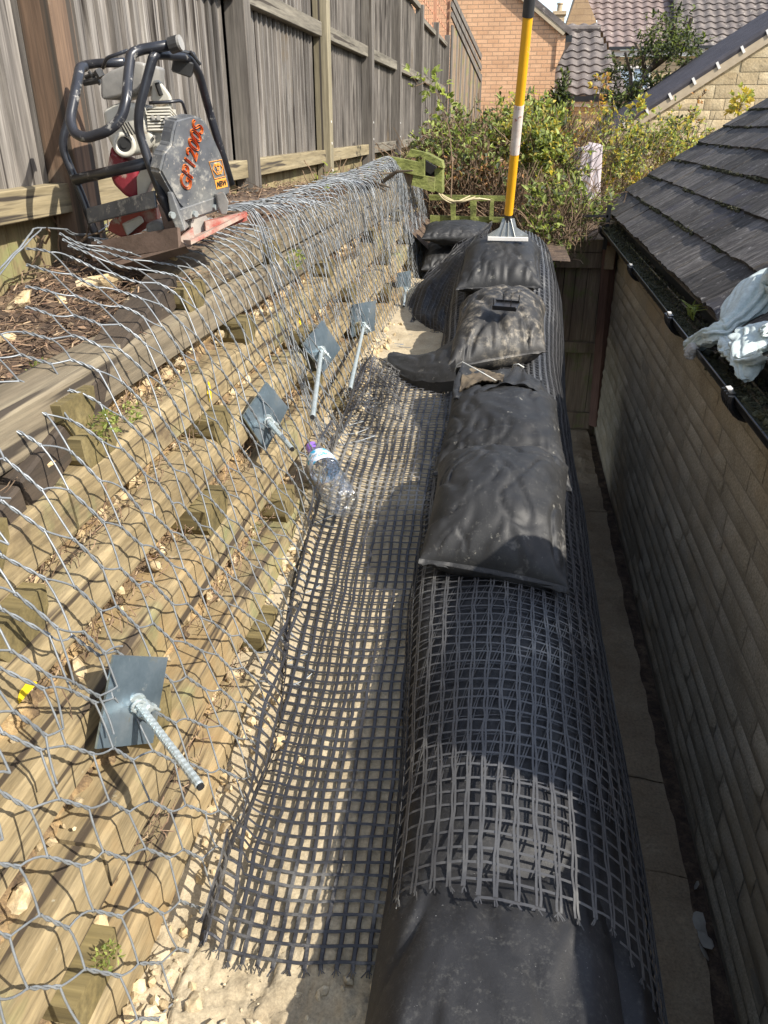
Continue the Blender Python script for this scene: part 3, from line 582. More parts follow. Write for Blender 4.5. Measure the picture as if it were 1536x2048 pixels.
def geogrid(mb, S, s0, s1, t0, t1, ps, pt, mask=None, w1=.0046, w2=.0056, th=.0016, fray=False, double=True, skew=0.0, seed=0, mi=0):
    ds = 1e-3
    def ribbon(sv, tv, w, lift):
        P = S(sv, tv); dS = S(sv+ds, tv)-S(sv-ds, tv); dT = S(sv, tv+ds)-S(sv, tv-ds); N = np.cross(dS, dT); N /= np.maximum(np.linalg.norm(N, axis=-1, keepdims=True), 1e-12)
        T = np.gradient(P, axis=0); T /= np.maximum(np.linalg.norm(T, axis=-1, keepdims=True), 1e-12); B = np.cross(N, T)
        c = P+N*lift
        ring = np.stack([c+B*w/2-N*th*.3, c+B*w*.3+N*th*.7, c-B*w*.3+N*th*.7, c-B*w/2-N*th*.3, c+B*w/2-N*th*.3], 1); mb.grid(ring, mi)
    def runs(m):
        out = []; i = 0
        while i < len(m):
            if m[i]:
                j = i
                while j+1 < len(m) and m[j+1]: j += 1
                if j-i >= 1: out.append((i, j+1))
                i = j+1
            else: i += 1
        return out
    nt_ = int(abs(t1-t0)/pt); nsn = int((s1-s0)/ps)
    for k in range(nt_+1):       # lines that run along s (warp, doubled)
        t = t0+k*pt; sv = np.arange(s0-(.016 if fray else 0), s1+ps*.25, ps*.5)
        for dd in ((-.0032, .0032) if double else (0,)):
            wv = .0016*np.sin((sv-s0)/ps*PI*2+k)*.6
            tv = t+dd*(1+.25*np.sin(sv*60+k))+skew*(sv-s0)+.004*vnoise(sv*6, k*.7, 0, seed)+.002*vnoise(sv*30, k*3.1, 0, seed+1)
            m = np.ones(len(sv), bool) if mask is None else mask(sv, tv)
            for a, b in runs(m): ribbon(sv[a:b], tv[a:b], w1, .0012+wv[a:b].mean()*0)
        if fray and m.any():
            s0f = float(sv[np.argmax(m)])+.014
            for q in range(4):
                ex = .008+.010*random.random(); an = random.uniform(-.012, .012); z = np.linspace(0, 1, 4)
                ribbon(s0f-.012-ex*z, t+an*z+random.uniform(-.002, .002), .0022, .002+.002*random.random())
    for k in range(nsn+1):       # cross lines
        s = s0+k*ps; tv = np.arange(t0-.003, t1+pt*.25, pt*.5)*1.0
        sv = s+.004*vnoise(tv*6, k*.9, 0, seed+5)+.002*vnoise(tv*35, k*2.3, 0, seed+6)+.25*skew*(tv-t0)
        m = np.ones(len(tv), bool) if mask is None else mask(sv, tv)
        for a, b in runs(m): ribbon(sv[a:b], tv[a:b], w2, .0028)
TSH = float(_al[int(400*5.6/13)])
def gedge(t): return np.interp(t, [0, .12, TSH-.12, TSH, TSH+.12, TSH+.30, TSH+.8, 3.5], [1.02, .965, .945, .96, .90, .72, .35, .1])+.004*vnoise(np.asarray(t)*30, 0, 0, 3)
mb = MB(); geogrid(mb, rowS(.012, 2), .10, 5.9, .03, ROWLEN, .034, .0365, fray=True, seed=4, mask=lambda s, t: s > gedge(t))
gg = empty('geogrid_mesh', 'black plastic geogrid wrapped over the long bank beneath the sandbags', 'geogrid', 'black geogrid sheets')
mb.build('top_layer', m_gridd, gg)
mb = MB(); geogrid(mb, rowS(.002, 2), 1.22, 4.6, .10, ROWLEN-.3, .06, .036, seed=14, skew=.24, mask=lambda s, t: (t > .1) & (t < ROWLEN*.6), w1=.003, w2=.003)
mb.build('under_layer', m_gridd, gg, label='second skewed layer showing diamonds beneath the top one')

# geogrid sheet lying in the trench, its left edge turned up against the timber wall
def lx(y): return np.interp(y, [.9, 1.4, 1.6, 2.0, 2.4, 2.8, 3.3, 3.8], [-.475, -.50, -.53, -.57, -.60, -.62, -.63, -.62])
def trS(s, t):
    s, t = np.broadcast_arrays(np.asarray(s, float), np.asarray(t, float)); xr = np.interp(s, [.9, 1.7, 2.3, 3.8], [-.135, -.17, -.20, -.24]); wdt = xr-lx(s)
    fl = np.clip(t/ wdt, 0, 1); x = xr-t; over = np.maximum(t-wdt, 0)
    bend = .05
    zf = trench_z(np.maximum(x, lx(s)), s)+.006
    # fold: climbs with two ripples then leans on the wall
    x = np.where(over > 0, lx(s)-over*.34-.018*np.sin(over*42+3*vnoise(s*2, 0, 0, 3)), x)
    z = zf+np.where(over > 0, over*.72+.018*np.sin(over*42+1.5+3*vnoise(s*2, 0, 0, 3)), 0)+.016*smooth(-.10, .0, t-wdt)*vnoise(s*5, t*3, 0, 5)
    z = z+.006*fbm(s*3.5, t*3.5, 0, 8, 3)*smooth(.0, .1, t)+.005
    return np.stack([x, s+.0*t+.02*vnoise(t*4, 0, 0, 41), z], -1)
mb = MB(); geogrid(mb, trS, .93, 3.75, -.02, .66, .031, .031, mask=lambda s, t: (t < np.interp(s, [.9, 1.7, 2.3, 3.8], [-.135, -.17, -.20, -.24])-lx(s)+.13+.03*vnoise(s*3, 0, 0, 2)), fray=True, seed=24, w1=.0098, w2=.0072, double=False)
tag(mb.build('geogrid_mesh', m_grid), 'black square-holed geogrid sheet lying on the sand trench with a frayed near end', 'geogrid', 'black geogrid sheets')
def patchS(ctrl):
    Cc = np.array([[list(p) for p in row] for row in ctrl]); a, b = Cc.shape[:2]
    def S(s, t):     # s,t in metres-ish normalised by .001.. -> use 0..1
        s, t = np.broadcast_arrays(np.asarray(s, float), np.asarray(t, float)); out = np.zeros(s.shape+(3,))
        rows = [cat(np.broadcast_to(Cc[i], s.shape+(b, 3)), t*(b-1)) for i in range(a)]
        return cat(np.stack(rows, -2), s*(a-1))
    return S
# draped sheet from the top of the far bags down to the trench
ct = [[AY(822, 668, 4.75), AY(812, 625, 5.0), AY(842, 560, 5.35), AY(905, 505, 5.6), AY(985, 452, 5.75)],
      [AY(868, 672, 4.55), AY(868, 625, 4.8), AY(890, 560, 5.1), AY(930, 505, 5.3), AY(975, 470, 5.35)],
      [AY(905, 680, 4.3), AY(908, 640, 4.5), AY(915, 575, 4.8), AY(940, 520, 5.0), AY(1000, 485, 5.1)]]
pS = patchS(ct)
def pS2(s, t):
    P = pS(s, t); P[..., 2] += .05*fbm(np.asarray(s)*4, np.asarray(t)*5, 0, 5); P[..., 1] += .04*vnoise(np.asarray(s)*3, np.asarray(t)*6, 3, 5); return P
s_, t_ = np.meshgrid(np.linspace(0, 1, 40), np.linspace(0, 1, 60), indexing='ij'); P = pS2(s_, t_); P[..., 2] -= .012
dr = empty('draped_geogrid', 'black geogrid and textile draped from the far bags over the trench end', 'geogrid', 'black geogrid sheets')
MB().grid(P).build('textile_backing', m_text, dr, smooth=True)
mb = MB(); geogrid(mb, pS2, 0, 1, 0, 1, .075, .031, seed=31, w1=.004, w2=.005, double=False); mb.build('grid', m_grid, dr)
# crumpled heap of geogrid beside the folded textile
ct = [[AY(828, 640, 4.8), AY(860, 655, 4.7), AY(905, 650, 4.6)], [AY(812, 668, 4.6), AY(850, 672, 4.55), AY(905, 680, 4.4)], [AY(805, 690, 4.4), AY(845, 705, 4.3), AY(890, 705, 4.25)]]
pH = patchS(ct)
def pH2(s, t): P = pH(s, t); P[..., 2] += .05*vnoise(np.asarray(s)*4, np.asarray(t)*5, 0, 15)+.03*vnoise(np.asarray(s)*9, np.asarray(t)*9, 0, 16)-.03; return P
ct2 = [[AY(715, 735, 3.85), AY(760, 728, 3.8), AY(800, 760, 3.6)], [AY(690, 775, 3.5), AY(745, 770, 3.45), AY(800, 800, 3.2)], [AY(655, 850, 3.05), AY(730, 830, 3.0), AY(810, 850, 2.95)]]
pK = patchS(ct2)
def pK2(s, t): P = pK(s, t); P[..., 2] += .025*vnoise(np.asarray(s)*5, np.asarray(t)*5, 0, 25)+.012*np.sin(np.asarray(s)*22)+.02; return P
mb = MB(); geogrid(mb, pH2, 0, 1, 0, 1, .07, .06, seed=33, w1=.004, w2=.005, double=False); geogrid(mb, lambda s, t: pH2(t, s)+np.array([0, 0, .02]), 0, 1, 0, 1, .06, .06, seed=34, w1=.004, w2=.005, double=False)
tag(mb.build('crumpled_geogrid', m_grid), 'small crumpled heap of geogrid at the far end of the sand patch', 'geogrid', 'black geogrid sheets')
mb = MB(); geogrid(mb, pK2, 0, 1, 0, 1, .045, .085, seed=35, w1=.004, w2=.005, double=True)
tag(mb.build('folded_geogrid', m_grid), 'bunched fold of geogrid lying left of the folded black textile', 'geogrid', 'black geogrid sheets')

# ------------------------------------------------------------------ sandbags
def bag(name, fl, fr, br, bl, ht, hb, mat, label, seed=0, seam=True, wr=1.0, group='black sandbags on the bank', pw=2.6, pv=2.1):
    ht *= 1.36; hb *= 1.25
    fl, fr, br, bl = map(Vector, (fl, fr, br, bl)); n = 70
    u = np.linspace(-1, 1, n); U, V = np.meshgrid(u, u, indexing='ij')
    U = np.sign(U)*(1-(1-np.abs(U))**1.5); V = np.sign(V)*(1-(1-np.abs(V))**1.5)
    a = (U+1)/2; b = (V+1)/2
    Ua, Va = U.copy(), V.copy(); UR, VR = U*.81+V*.57+.37, -U*.57+V*.81+.61
    cu = 1-.06*(1-V**2)*np.abs(U)**3; cv = 1-.05*(1-U**2)*np.abs(V)**3
    a = .5+(a-.5)*cu; b = .5+(b-.5)*cv
    base = sum(np.array(p)*wgt[..., None] for p, wgt in ((fl, (1-a)*(1-b)), (fr, a*(1-b)), (br, a*b), (bl, (1-a)*b)))
    e = ((1-np.abs(U)**pw)*(1-np.abs(V)**pv))**.50
    wrk = fbm(UR*1.9+seed*.37, VR*2.1, 0, seed, 3)*.013+.007*np.abs(vnoise(UR*1.2+seed*.7, V*8.3+2*vnoise(UR*2.7, VR*2, 0, 4), 0, seed+2))
    edge = np.exp(-(1+V)/.22)*np.sin(U*19+5*vnoise(U*4, V*3, 0, seed+3))*.009+np.exp(-(1-V)/.22)*np.sin(U*17+5*vnoise(U*4, V*3, 0, seed+13))*.008+np.exp(-(1-np.abs(U))/.15)*np.sin(V*21+4*vnoise(U*4, V*4, 0, seed+5))*.006-.012*np.maximum(0, .12-np.abs(vnoise(UR*2.3+seed*.3, VR*4.1+1.5*vnoise(UR*2, VR*2, 0, 3), .4, seed+17)))/.12
    top = base.copy(); top[..., 2] += ht*e+wr*(wrk+edge)*np.minimum(e*3, 1)
    bot = base.copy(); bot[..., 2] -= hb*e-wr*(.02*fbm(U*3, V*3, 3, seed+9, 3))*np.minimum(e*3, 1)
    bow = hb*.35*np.exp(-(1+V)/.35)*(1-U**2); bot[..., 1] -= bow*.6
    mb = MB(); mb.grid(top); mb.grid(bot[::-1])
    o = empty(name, label, 'sandbag', group); o.location = (0, 0, 0)
    mb.build('sack', mat, o, smooth=True)
    if seam:
        mb = MB(); k = 40; pts = []
        for i in range(k):
            q = i/(k-1); j = int(round(q*(n-1))); p = Vector(top[j, 0]); out = ((fl-bl).normalized()*(1-q)+(fr-br).normalized()*q)
            wv = .006*sn(q*14, seed)+.004*sn(q*40, seed+4)
            pts.append((p+Vector((0, 0, .003)), p+out*(.012+.006*abs(sn(q*9, seed+2)))+Vector((0, 0, wv-.004))))
        P = np.array([[list(a_+Vector((0, 0, .002))), list(b_+Vector((0, 0, .002))), list(b_-Vector((0, 0, .002))), list(a_-Vector((0, 0, .006))), list(a_+Vector((0, 0, .002)))] for a_, b_ in pts]); mb.grid(P); mb.build('seam', mat, o, smooth=True)
    return o
bag('sandbag', (-.195, .10, -1.48), (.36, .06, -1.49), (.28, 1.22, -1.43), (-.165, 1.18, -1.44), .135, .11, m_text, 'nearest big smooth black bag poking out from under the frayed geogrid edge', 3, wr=.9, pw=3.4, pv=3.2)
bag('sandbag', AZ(838, 1120, -1.17), AZ(1138, 1178, -1.205), (.26, 2.62, -1.10), (-.21, 2.60, -1.11), .135, .085, m_bag, 'largest sandbag in front, pale chalk smears on its left, corner seam hanging over the geogrid', 5)
bag('sandbag', AZ(866, 945, -1.16), (.27, 2.54, -1.15), (.24, 3.24, -1.06), (-.21, 3.22, -1.06), .115, .09, m_bag, 'sandbag second from the front, its rear tucked below the torn one', 8)
bag('sandbag', AZ(893, 738, -1.02), AZ(1092, 702, -.975), (.22, 4.52, -.93), (-.27, 4.48, -.93), .15, .10, m_baglt, 'third sandbag, heavily soiled with tan dust along its puckered front seam', 12, wr=1.5)
bag('sandbag', AZ(912, 578, -.815), AZ(1084, 574, -.80), (.20, 5.30, -.74), (-.30, 5.28, -.76), .14, .085, m_bag, 'plump uppermost sandbag tucked under the geogrid hood, below the pole', 15)
bag('sandbag', AZ(842, 478, -.76), AZ(975, 478, -.76), AZ(978, 449, -.70), AZ(850, 452, -.70), .05, .06, m_bag, 'flat black bag at the far left, upper of the two closing the trench', 21, seam=False, wr=.7)
bag('sandbag', AZ(842, 540, -.98), AZ(945, 540, -.98), AZ(960, 494, -.88), AZ(846, 494, -.88), .085, .06, m_bag, 'black bag at the far left below the flat one, closing the trench', 25, seam=False, wr=.7)
# torn open bag mouth between the second and third bags, with pale drawcords
tb = empty('torn_bag_mouth', 'open mouth of a torn black bag with pale drawstring between the second and third sandbags', 'sack')
ct = [[AY(905, 800, 3.02), AY(908, 765, 3.15), AY(925, 728, 3.3)], [AY(950, 790, 2.98), AY(960, 772, 3.12), AY(975, 745, 3.38)], [AY(1010, 768, 3.05), AY(1015, 765, 3.2), AY(1035, 735, 3.5)], [AY(1062, 775, 3.05), AY(1068, 762, 3.2), AY(1052, 745, 3.5)], [AY(1100, 815, 3.0), AY(1098, 790, 3.2), AY(1085, 765, 3.4)]]
pT = patchS(ct); s_, t_ = np.meshgrid(np.linspace(0, 1, 50), np.linspace(0, 1, 24), indexing='ij'); P = pT(s_, t_); P[..., 2] += .014*fbm(s_*7, t_*5, 0, 3)+.004*np.sin(s_*40); P2 = P.copy(); P2[..., 2] -= .006
mb = MB(); mb.grid(P); mb.grid(P2[::-1]); mb.build('mouth', m_bag, tb, smooth=True)
ct = [[AY(918, 790, 3.06), AY(928, 735, 3.32)], [AY(960, 770, 3.10), AY(975, 748, 3.4)], [AY(1005, 768, 3.14), AY(1010, 750, 3.45)]]
pT = patchS(ct); P = pT(s_, t_); P[..., 2] += .014+.01*fbm(s_*8, t_*6, 0, 9); P2 = P.copy(); P2[..., 2] -= .004; mb = MB(); mb.grid(P); mb.grid(P2[::-1]); mb.build('lining', m_brown, tb, smooth=True)
mb = MB(); mb.tube([AY(910, 742, 3.26), AY(914, 730, 3.25), AY(925, 724, 3.23), AY(955, 740, 3.18), AY(992, 761, 3.12)], .0026, 6); mb.build('drawstring', m_thread, tb, smooth=True)
mb = MB(); mb.tube([AY(1022, 742, 3.3), AY(1028, 729, 3.28), AY(1037, 728, 3.27), AY(1048, 735, 3.27)], .0026, 6); mb.build('drawstring', m_thread, tb, smooth=True)
# folded textile sleeve lying over the sand
ct = [[AY(778, 742, 3.72), AY(776, 722, 3.85), AY(800, 712, 3.95)], [AY(825, 762, 3.55), AY(830, 730, 3.72), AY(845, 715, 3.9)], [AY(865, 766, 3.48), AY(870, 728, 3.65), AY(880, 700, 3.9)], [AY(912, 762, 3.42), AY(910, 715, 3.65), AY(912, 675, 3.95)]]
pT = patchS(ct); P = pT(s_, t_); P[..., 2] += .02*np.abs(fbm(s_*4, t_*7, 0, 6))+.035*np.sin(t_*PI); P2 = P.copy(); P2[..., 2] -= .05; mb = MB(); mb.grid(P); mb.grid(P2[::-1])
for A_, B_ in ((P[0], P2[0]), (P[-1], P2[-1]), (P[:, 0], P2[:, 0]), (P[:, -1], P2[:, -1])): mb.grid(np.stack([A_, B_]))
tag(mb.build('folded_textile', m_bag, smooth=True), 'black folded textile flap lying across the sand left of the torn bag', 'fabric')
# plastic spacer clip on the third bag
sp_ = empty('plastic_spacer', 'small black plastic spacer with upright prongs sitting on the tan-dusted sandbag', 'spacer')
c = AZ(1012, 612, -.770); sp_.location = c; rt = Euler((math.radians(12), 0, math.radians(-12)))
sp_.rotation_euler = rt
mb = MB(); mb.box((0, 0, 0), (.115, .075, .012), bev=.003); mb.box((0, -.037, .004), (.115, .006, .022), bev=.001); mb.box((0, .037, .004), (.115, .006, .022), bev=.001); mb.build('plate', m_plastic, sp_)
for x in (-.052, -.018, .03, .054):
    mb = MB(); mb.tube([(x, (-.03 if x in (-.052, .03) else .03), 0), (x*1.05, (-.03 if x in (-.052, .03) else .03), .048)], [.003, .002], 6); mb.build('prong', m_plastic, sp_)
print('bags done')

# ------------------------------------------------------------------ tall timber fence on the left
fe = empty('timber_fence', 'tall weathered grey feather-edge board fence with square posts along the terrace', 'fence')
PY = [-1.4, .45, 2.49, 4.28, 6.10, 7.92, 9.75, 11.9, 14.0, 16.1]
random.seed(3)
ytop = lambda y: np.interp(y, [0, 8, 9.7, 11.7, 17], [1.75, 1.72, 1.55, 1.28, 1.32])
for i, y in enumerate(PY):
    zb = -1.0; zt = float(ytop(y))+.12; mb = MB(); w_ = .125 if i == 2 else .10
    mb.box((-1.40, y, (zb+zt)/2), (.105, w_, zt-zb), bev=.004); p = mb.build('post', m_postb if i == 2 else (m_posty if i == 4 else m_postg), fe, label='reddish brown post behind the compactor' if i == 2 else ('sunlit tan post' if i == 4 else None))
    if i in (4, 5, 6):
        mb = MB()
        for k, zz in enumerate((.02, -.12, -.30, .85)[:3]): mb.tube([(-1.349, y+.004*k-.008, zz), (-1.345, y+.004*k-.008, zz)], .009, 8)
        mb.build('bolt', m_white, p)
for i in range(len(PY)-1):
    y0, y1 = PY[i]+.055, PY[i+1]-.055; pitch = .118 if i < 2 else .088; gap = .045 if i >= 2 else .01
    mb = MB(); y = y0; zt = lambda q: float(ytop(q))
    while y < y1-gap-.02:
        w_ = min(pitch+.028, y1-gap-y+.01); z1 = zt(y); zb0 = -.215
        sec = [(-1.462, y), (-1.431+.004*random.random(), y+.001), (-1.452, y+w_), (-1.462, y+w_)]
        k = 12; P = np.zeros((k, 5, 3))
        for q in range(k):
            zz = zb0+(z1-zb0)*q/(k-1)
            for j in range(5): sx, sy = sec[j % 4]; P[q, j] = (sx+.002*sn(zz*2, y*9), sy+.002*sn(zz*2+5, y*7), zz)
        mb.grid(P, 0); y += pitch
    mb.build('boards', m_fence, fe)
    mb = MB(); y = y0    # short skirt boards below the bottom rail
    while y < y1-.02:
        w_ = min(pitch+.006, y1-y); mb.box((-1.462-.004*random.random(), y+w_/2, -.47), (.018, w_-.004, .50)); y += pitch
    mb.build('skirt_boards', m_skirt, fe)
    for (z, h, mm, nm) in ((-.205, .085, m_railt if i < 5 else m_rail, 'bottom_rail'), (.585, .085, m_rail, 'middle_rail')) + (((float(ytop((y0+y1)/2))-.02, .06, m_rail, 'top_rail'),) if i >= 5 else ()):
        mb = MB(); zz0 = z if i else z; mb.box((-1.415, (y0+y1)/2, z), (.062, y1-y0-.004, h), bev=.003); mb.build(nm, mm, fe)
    mb = MB(); mb.box((-1.50, (y0+y1)/2, .2), (.01, y1-y0+.12, 2.0)); mb.build('gap_shade_sheet', m_dark, fe)  # near-black sheet: painted shade seen through the gaps beside the posts
# salmon trellis rising above the far panels
tr = empty('garden_trellis', 'salmon painted lattice trellis topping the far end of the fence', 'trellis')
for i, (a, b) in enumerate(((12.0, 14.0), (14.0, 16.3))):
    z0, z1 = 1.33, 2.5; mb = MB()
    for z in np.arange(z0+.02, z1, .19): mb.box((-1.436, (a+b)/2, z), (.008, b-a, .035))
    mb.build('lattice_rails', m_trel, tr)
    mb = MB()
    for y in np.arange(a+.05, b, .30): mb.box((-1.425, y, (z0+z1)/2), (.006, .035, z1-z0))
    mb.build('lattice_slats', m_trel, tr)
    mb = MB(); mb.box((-1.41, b, (z0+z1)/2), (.05, .05, z1-z0)); mb.build('lattice_post', m_trel, tr)
# farther fence, turning slightly towards the viewer
ff = empty('far_fence', 'far brown close-board fence with slatted top running to the salmon brick house', 'fence')
A = AY(900, 150, 16.2); B = AY(963, 150, 18.0); n = 22
for k in range(n):
    t = (k+.5)/n; p = A.lerp(B, t); zt = AY(893+69*t, np.interp(t, [0, 1], [48, 150]), p.y).z
    mb = MB(); d = (B-A).normalized(); mb.box((p.x, p.y, (zt-1.2)/2), ((B-A).length/n*.96, .03, zt+1.2), (0, 0, math.atan2(B.y-A.y, B.x-A.x)), jit=.004); mb.build('board', m_oldw if k % 3 else m_postg, ff)
for q in range(3):
    a = AY(903, 0+20*q-12, A.y-.1); b = AY(962, 115+22*q, 17.9); d = b-a; mb = MB(); u = d.normalized(); s = u.cross(Vector((0, 0, 1))).normalized(); mb.box((a+b)/2, (d.length, .03, .09), Matrix((u, s, s.cross(u))).transposed()); mb.build('top_slat', m_postg, ff)

# ------------------------------------------------------------------ stone walls made of separate rough blocks
def stone_wall(mb, org, ud, vd, W, H, rows, lens, bulge=.012, gap=.006, res=.028, clip=None, seed=1, depth=.03):
    org, ud, vd = Vector(org), Vector(ud), Vector(vd); nrm = ud.cross(vd); rnd = random.Random(seed); v = 0; r = 0
    while v < H:
        h = min(rnd.uniform(*rows), H-v); h = h if H-v-h > rows[0]*.6 else H-v; u = -rnd.uniform(0, lens[1]); vv = v; v += h
        while u < W:
            l = rnd.uniform(*lens); a, b = max(u, 0), min(u+l, W); u += l
            if b-a < .03: continue
            if clip and not clip((a+b)/2, vv+h/2): continue
            nu, nv = max(3, int((b-a)/res)), max(3, int(h/res)); U, V = np.meshgrid(np.linspace(a+gap, b-gap, nu), np.linspace(vv+gap, vv+h-gap, nv), indexing='ij')
            eu = np.minimum(U-a-gap, b-gap-U)/.02; ev = np.minimum(V-vv-gap, vv+h-gap-V)/.02; e = np.clip(np.minimum(eu, ev), 0, 1)
            hh = e*(bulge*.5+bulge*rnd.uniform(-.3, .8)+bulge*1.1*fbm(U*6, V*8, seed, seed, 4)+rnd.uniform(-.2, .2)*bulge*(U-a)/(b-a)*3)
            Pp = np.array(org)[None, None]+U[..., None]*np.array(ud)+V[..., None]*np.array(vd)+hh[..., None]*np.array(nrm)
            if clip: 
                ok = clip(b, vv+h) and clip(a, vv+h)
                if not ok:
                    lim = clip.top(U); Pp = np.array(org)[None, None]+U[..., None]*np.array(ud)+np.minimum(V, lim)[..., None]*np.array(vd)+hh[..., None]*np.array(nrm)
            mb.grid(Pp if nrm.length > 0 else Pp)
    return mb
m_gstone2 = pmat('garage_block', [(.38, .31, .21), (.50, .42, .30), (.58, .50, .38)], 3.5, .95, bump=.8, bscale=60, bdist=.005, grain=(120, .4), island=.08, spots=[(1.1, .50, .70, (.47, .35, .21)), (2.2, .60, .74, (.36, .31, .24))])
ga = empty('stone_garage', 'low stone garage on the right with grey slate roof and black gutter', 'garage')
WX, ZB = .95, -2.72
mb = MB(); stone_wall(mb, (WX, 8.05, ZB), (0, -1, 0), (0, 0, 1), 9.4, -.84-ZB, (.075, .125), (.30, .85), bulge=.011, gap=.0035, seed=4, res=.03); mb.build('stonework', m_gstone2, ga, smooth=True)
mb = MB(); mb.box((WX+.159, 3.35, (ZB-.84)/2-.1), (.314, 9.4, -.84-ZB+.25)); mb.build('wall', m_mort, ga)
mb = MB(); rnd = random.Random(2); y = -1.3
while y < 7.4:
    l = rnd.uniform(.35, .75); n1, n2 = 20, 8; U, V = np.meshgrid(np.linspace(y+.001, y+l-.001, n1), np.linspace(-.10, .10, n2), indexing='ij')
    hh = .03*fbm(U*6, V*9, 0, 3)+rnd.uniform(-.004, .004); Pq = np.stack([.775+V+.016*fbm(U*7, V*0, 0, 5)*np.sign(V), U, ZB+hh-.02*(np.abs(V) > .1)], -1); mb.grid(Pq)
    mb.box((.775, y+l/2, ZB-.14), (.19, l-.002, .2)); y += l
mb.build('plinth', m_plinth, ga, smooth=False)
mb = MB(); U, V = np.meshgrid(np.linspace(-1.2, 7.4, 500), np.linspace(.86, .955, 8), indexing='ij'); mb.grid(np.stack([V, U, ZB-.035+.012*fbm(U*14, V*30, 0, 4)+0*V], -1)); mb.build('mortar_bed', m_soil, ga, smooth=True)
mb = MB()
for (u, v, r) in ((1393, 1770, .022), (1400, 1850, .04), (1412, 1880, .05), (1408, 1905, .035)):
    p = AZ(u, v, ZB+.002); rock_mb(mb, p, r*.8, v, .15)
mb.build('mortar_lumps', pmat('pale_mortar', [(.34, .31, .26), (.45, .42, .36)], 20, .9, bump=.3), ga)
# roof slates
SL = math.radians(34.4); EX, EZ = .862, -.722; ca, sa = math.cos(SL), math.sin(SL); nR = Vector((-sa, 0, ca)); uR = Vector((ca, 0, sa))
mb = MB(); mm = MB(); expo = .243; random.seed(21)
for r in range(13):
    y = 8.35-(.14 if r % 2 else 0)-random.uniform(0, .03); first = True
    while y > -1.6:
        wd = random.uniform(.24, .31); yc = y-wd/2; h = random.uniform(-.004, .004)
        if first and r % 2 == 0: wd = wd*.6; yc = y-wd/2
        if r % 2 and first: y = 8.34; yc = y-wd/2
        first = False
        lx0 = r*expo+random.uniform(-.006, .006); Ls = expo+.06; c = Vector((EX, yc, EZ))+uR*(lx0+Ls/2)+nR*(.016+h)
        tilt = Matrix.Rotation(random.uniform(-.006, .006), 3, nR) @ Matrix((uR, Vector((0, 1, 0)), nR)).transposed() @ Matrix.Rotation(math.radians(3.6), 3, 'Y')
        nx_, ny_ = 6, 5; top = np.zeros((nx_, ny_, 3)); bt = np.zeros((nx_, ny_, 3))
        for i in range(nx_):
            for j in range(ny_):
                a, b = (i/(nx_-1)-.5)*Ls, (j/(ny_-1)-.5)*(wd-.004); rg = (.006*sn(yc*20+j*1.7, r*3.1) if i == 0 else 0)
                zz = .0022*sn(a*14+r*5, b*18+yc*9)+.001*sn(a*40, b*60+yc)
                q = c+tilt @ Vector((a+rg, b, .010+zz)); top[i, j] = q; bt[i, j] = c+tilt @ Vector((a+rg, b, -.008+zz))
        o = len(mb.v); mb.grid(top[::-1]); mb.grid(bt)
        mb.grid(np.stack([top[0], bt[0]])); mb.grid(np.stack([bt[:, 0], top[:, 0]])); mb.grid(np.stack([top[:, -1], bt[:, -1]])); 
        y -= wd
    for i in range(1300):
        yy = random.uniform(-1.4, 8.3)
        if sn(yy*2.5, r*2.2, 0, 5)+.5*sn(yy*9, r, 0, 6) < -.1+.05*r: continue
        p = Vector((EX, yy, EZ))+uR*((r+1)*expo-random.uniform(-.002, .014))+nR*(.026); rr = random.uniform(.003, .011); rock_mb(mm, p, rr, i, .7) if i % 2 else mm.box(p, (rr*1.5, rr*2.4, rr), (i, i*2., i*.7))
rf = mb.build('slates', m_slate, ga); mm.build('moss', m_mossd, rf)
mb = MB(); P = [Vector((EX+.02, 8.3, EZ-.02)), Vector((EX+.02, -1.6, EZ-.02)), Vector((EX+.02, -1.6, EZ-.02))+uR*3.3, Vector((EX+.02, 8.3, EZ-.02))+uR*3.3]; mb.prism(P, -nR*.05); mb.build('roof_deck', m_postg, ga)
mb = MB(); mb.box((EX+.035, 3.35, EZ-.10), (.02, 9.8, .15)); mb.build('fascia', m_plastic, ga)
# gutter: open half round
gx, gz, gr = .868-.062, -.79, .058
g0 = [(gx+gr*math.cos(a), gz+gr*math.sin(a)) for a in np.linspace(-PI, 0, 12)]; gi = [(gx+(gr-.004)*math.cos(a), gz+(gr-.004)*math.sin(a)) for a in np.linspace(0, -PI, 12)]
mb = MB(); ring = g0+gi; ys = np.linspace(-1.6, 8.25, 12); P = np.array([[(a, y, b) for a, b in ring+ring[:1]] for y in ys]); mb.grid(P); mb.tube([(gx-gr+.001, -1.6, gz+.002), (gx-gr+.001, 8.25, gz+.002)], .0045, 6); gu = mb.build('gutter', m_plastic, ga, smooth=True)
for y in (.1, 1.35, AX(1500, 790, gx).y, AX(1370, 622, gx).y, AX(1282, 540, gx).y, 7.2):
    mb = MB(); k = 9
    for y_ in (y-.045, y-.015, y+.015, y+.045): mb.tube([(gx+(gr+.012)*math.cos(a), y_, gz+(gr+.012)*math.sin(a)) for a in np.linspace(-PI-.1, .1, 12)], .011, 6)
    mb.box((gx-gr-.004, y, gz+.006), (.02, .06, .012)); mb.build('gutter_clip', m_plastic, gu)
    mb = MB(); mb.box((gx-gr-.004, y+.02, gz+.014), (.016, .028, .006), jit=.002); mb.build('clip_tab', m_white, gu)
mb = MB(); random.seed(8)
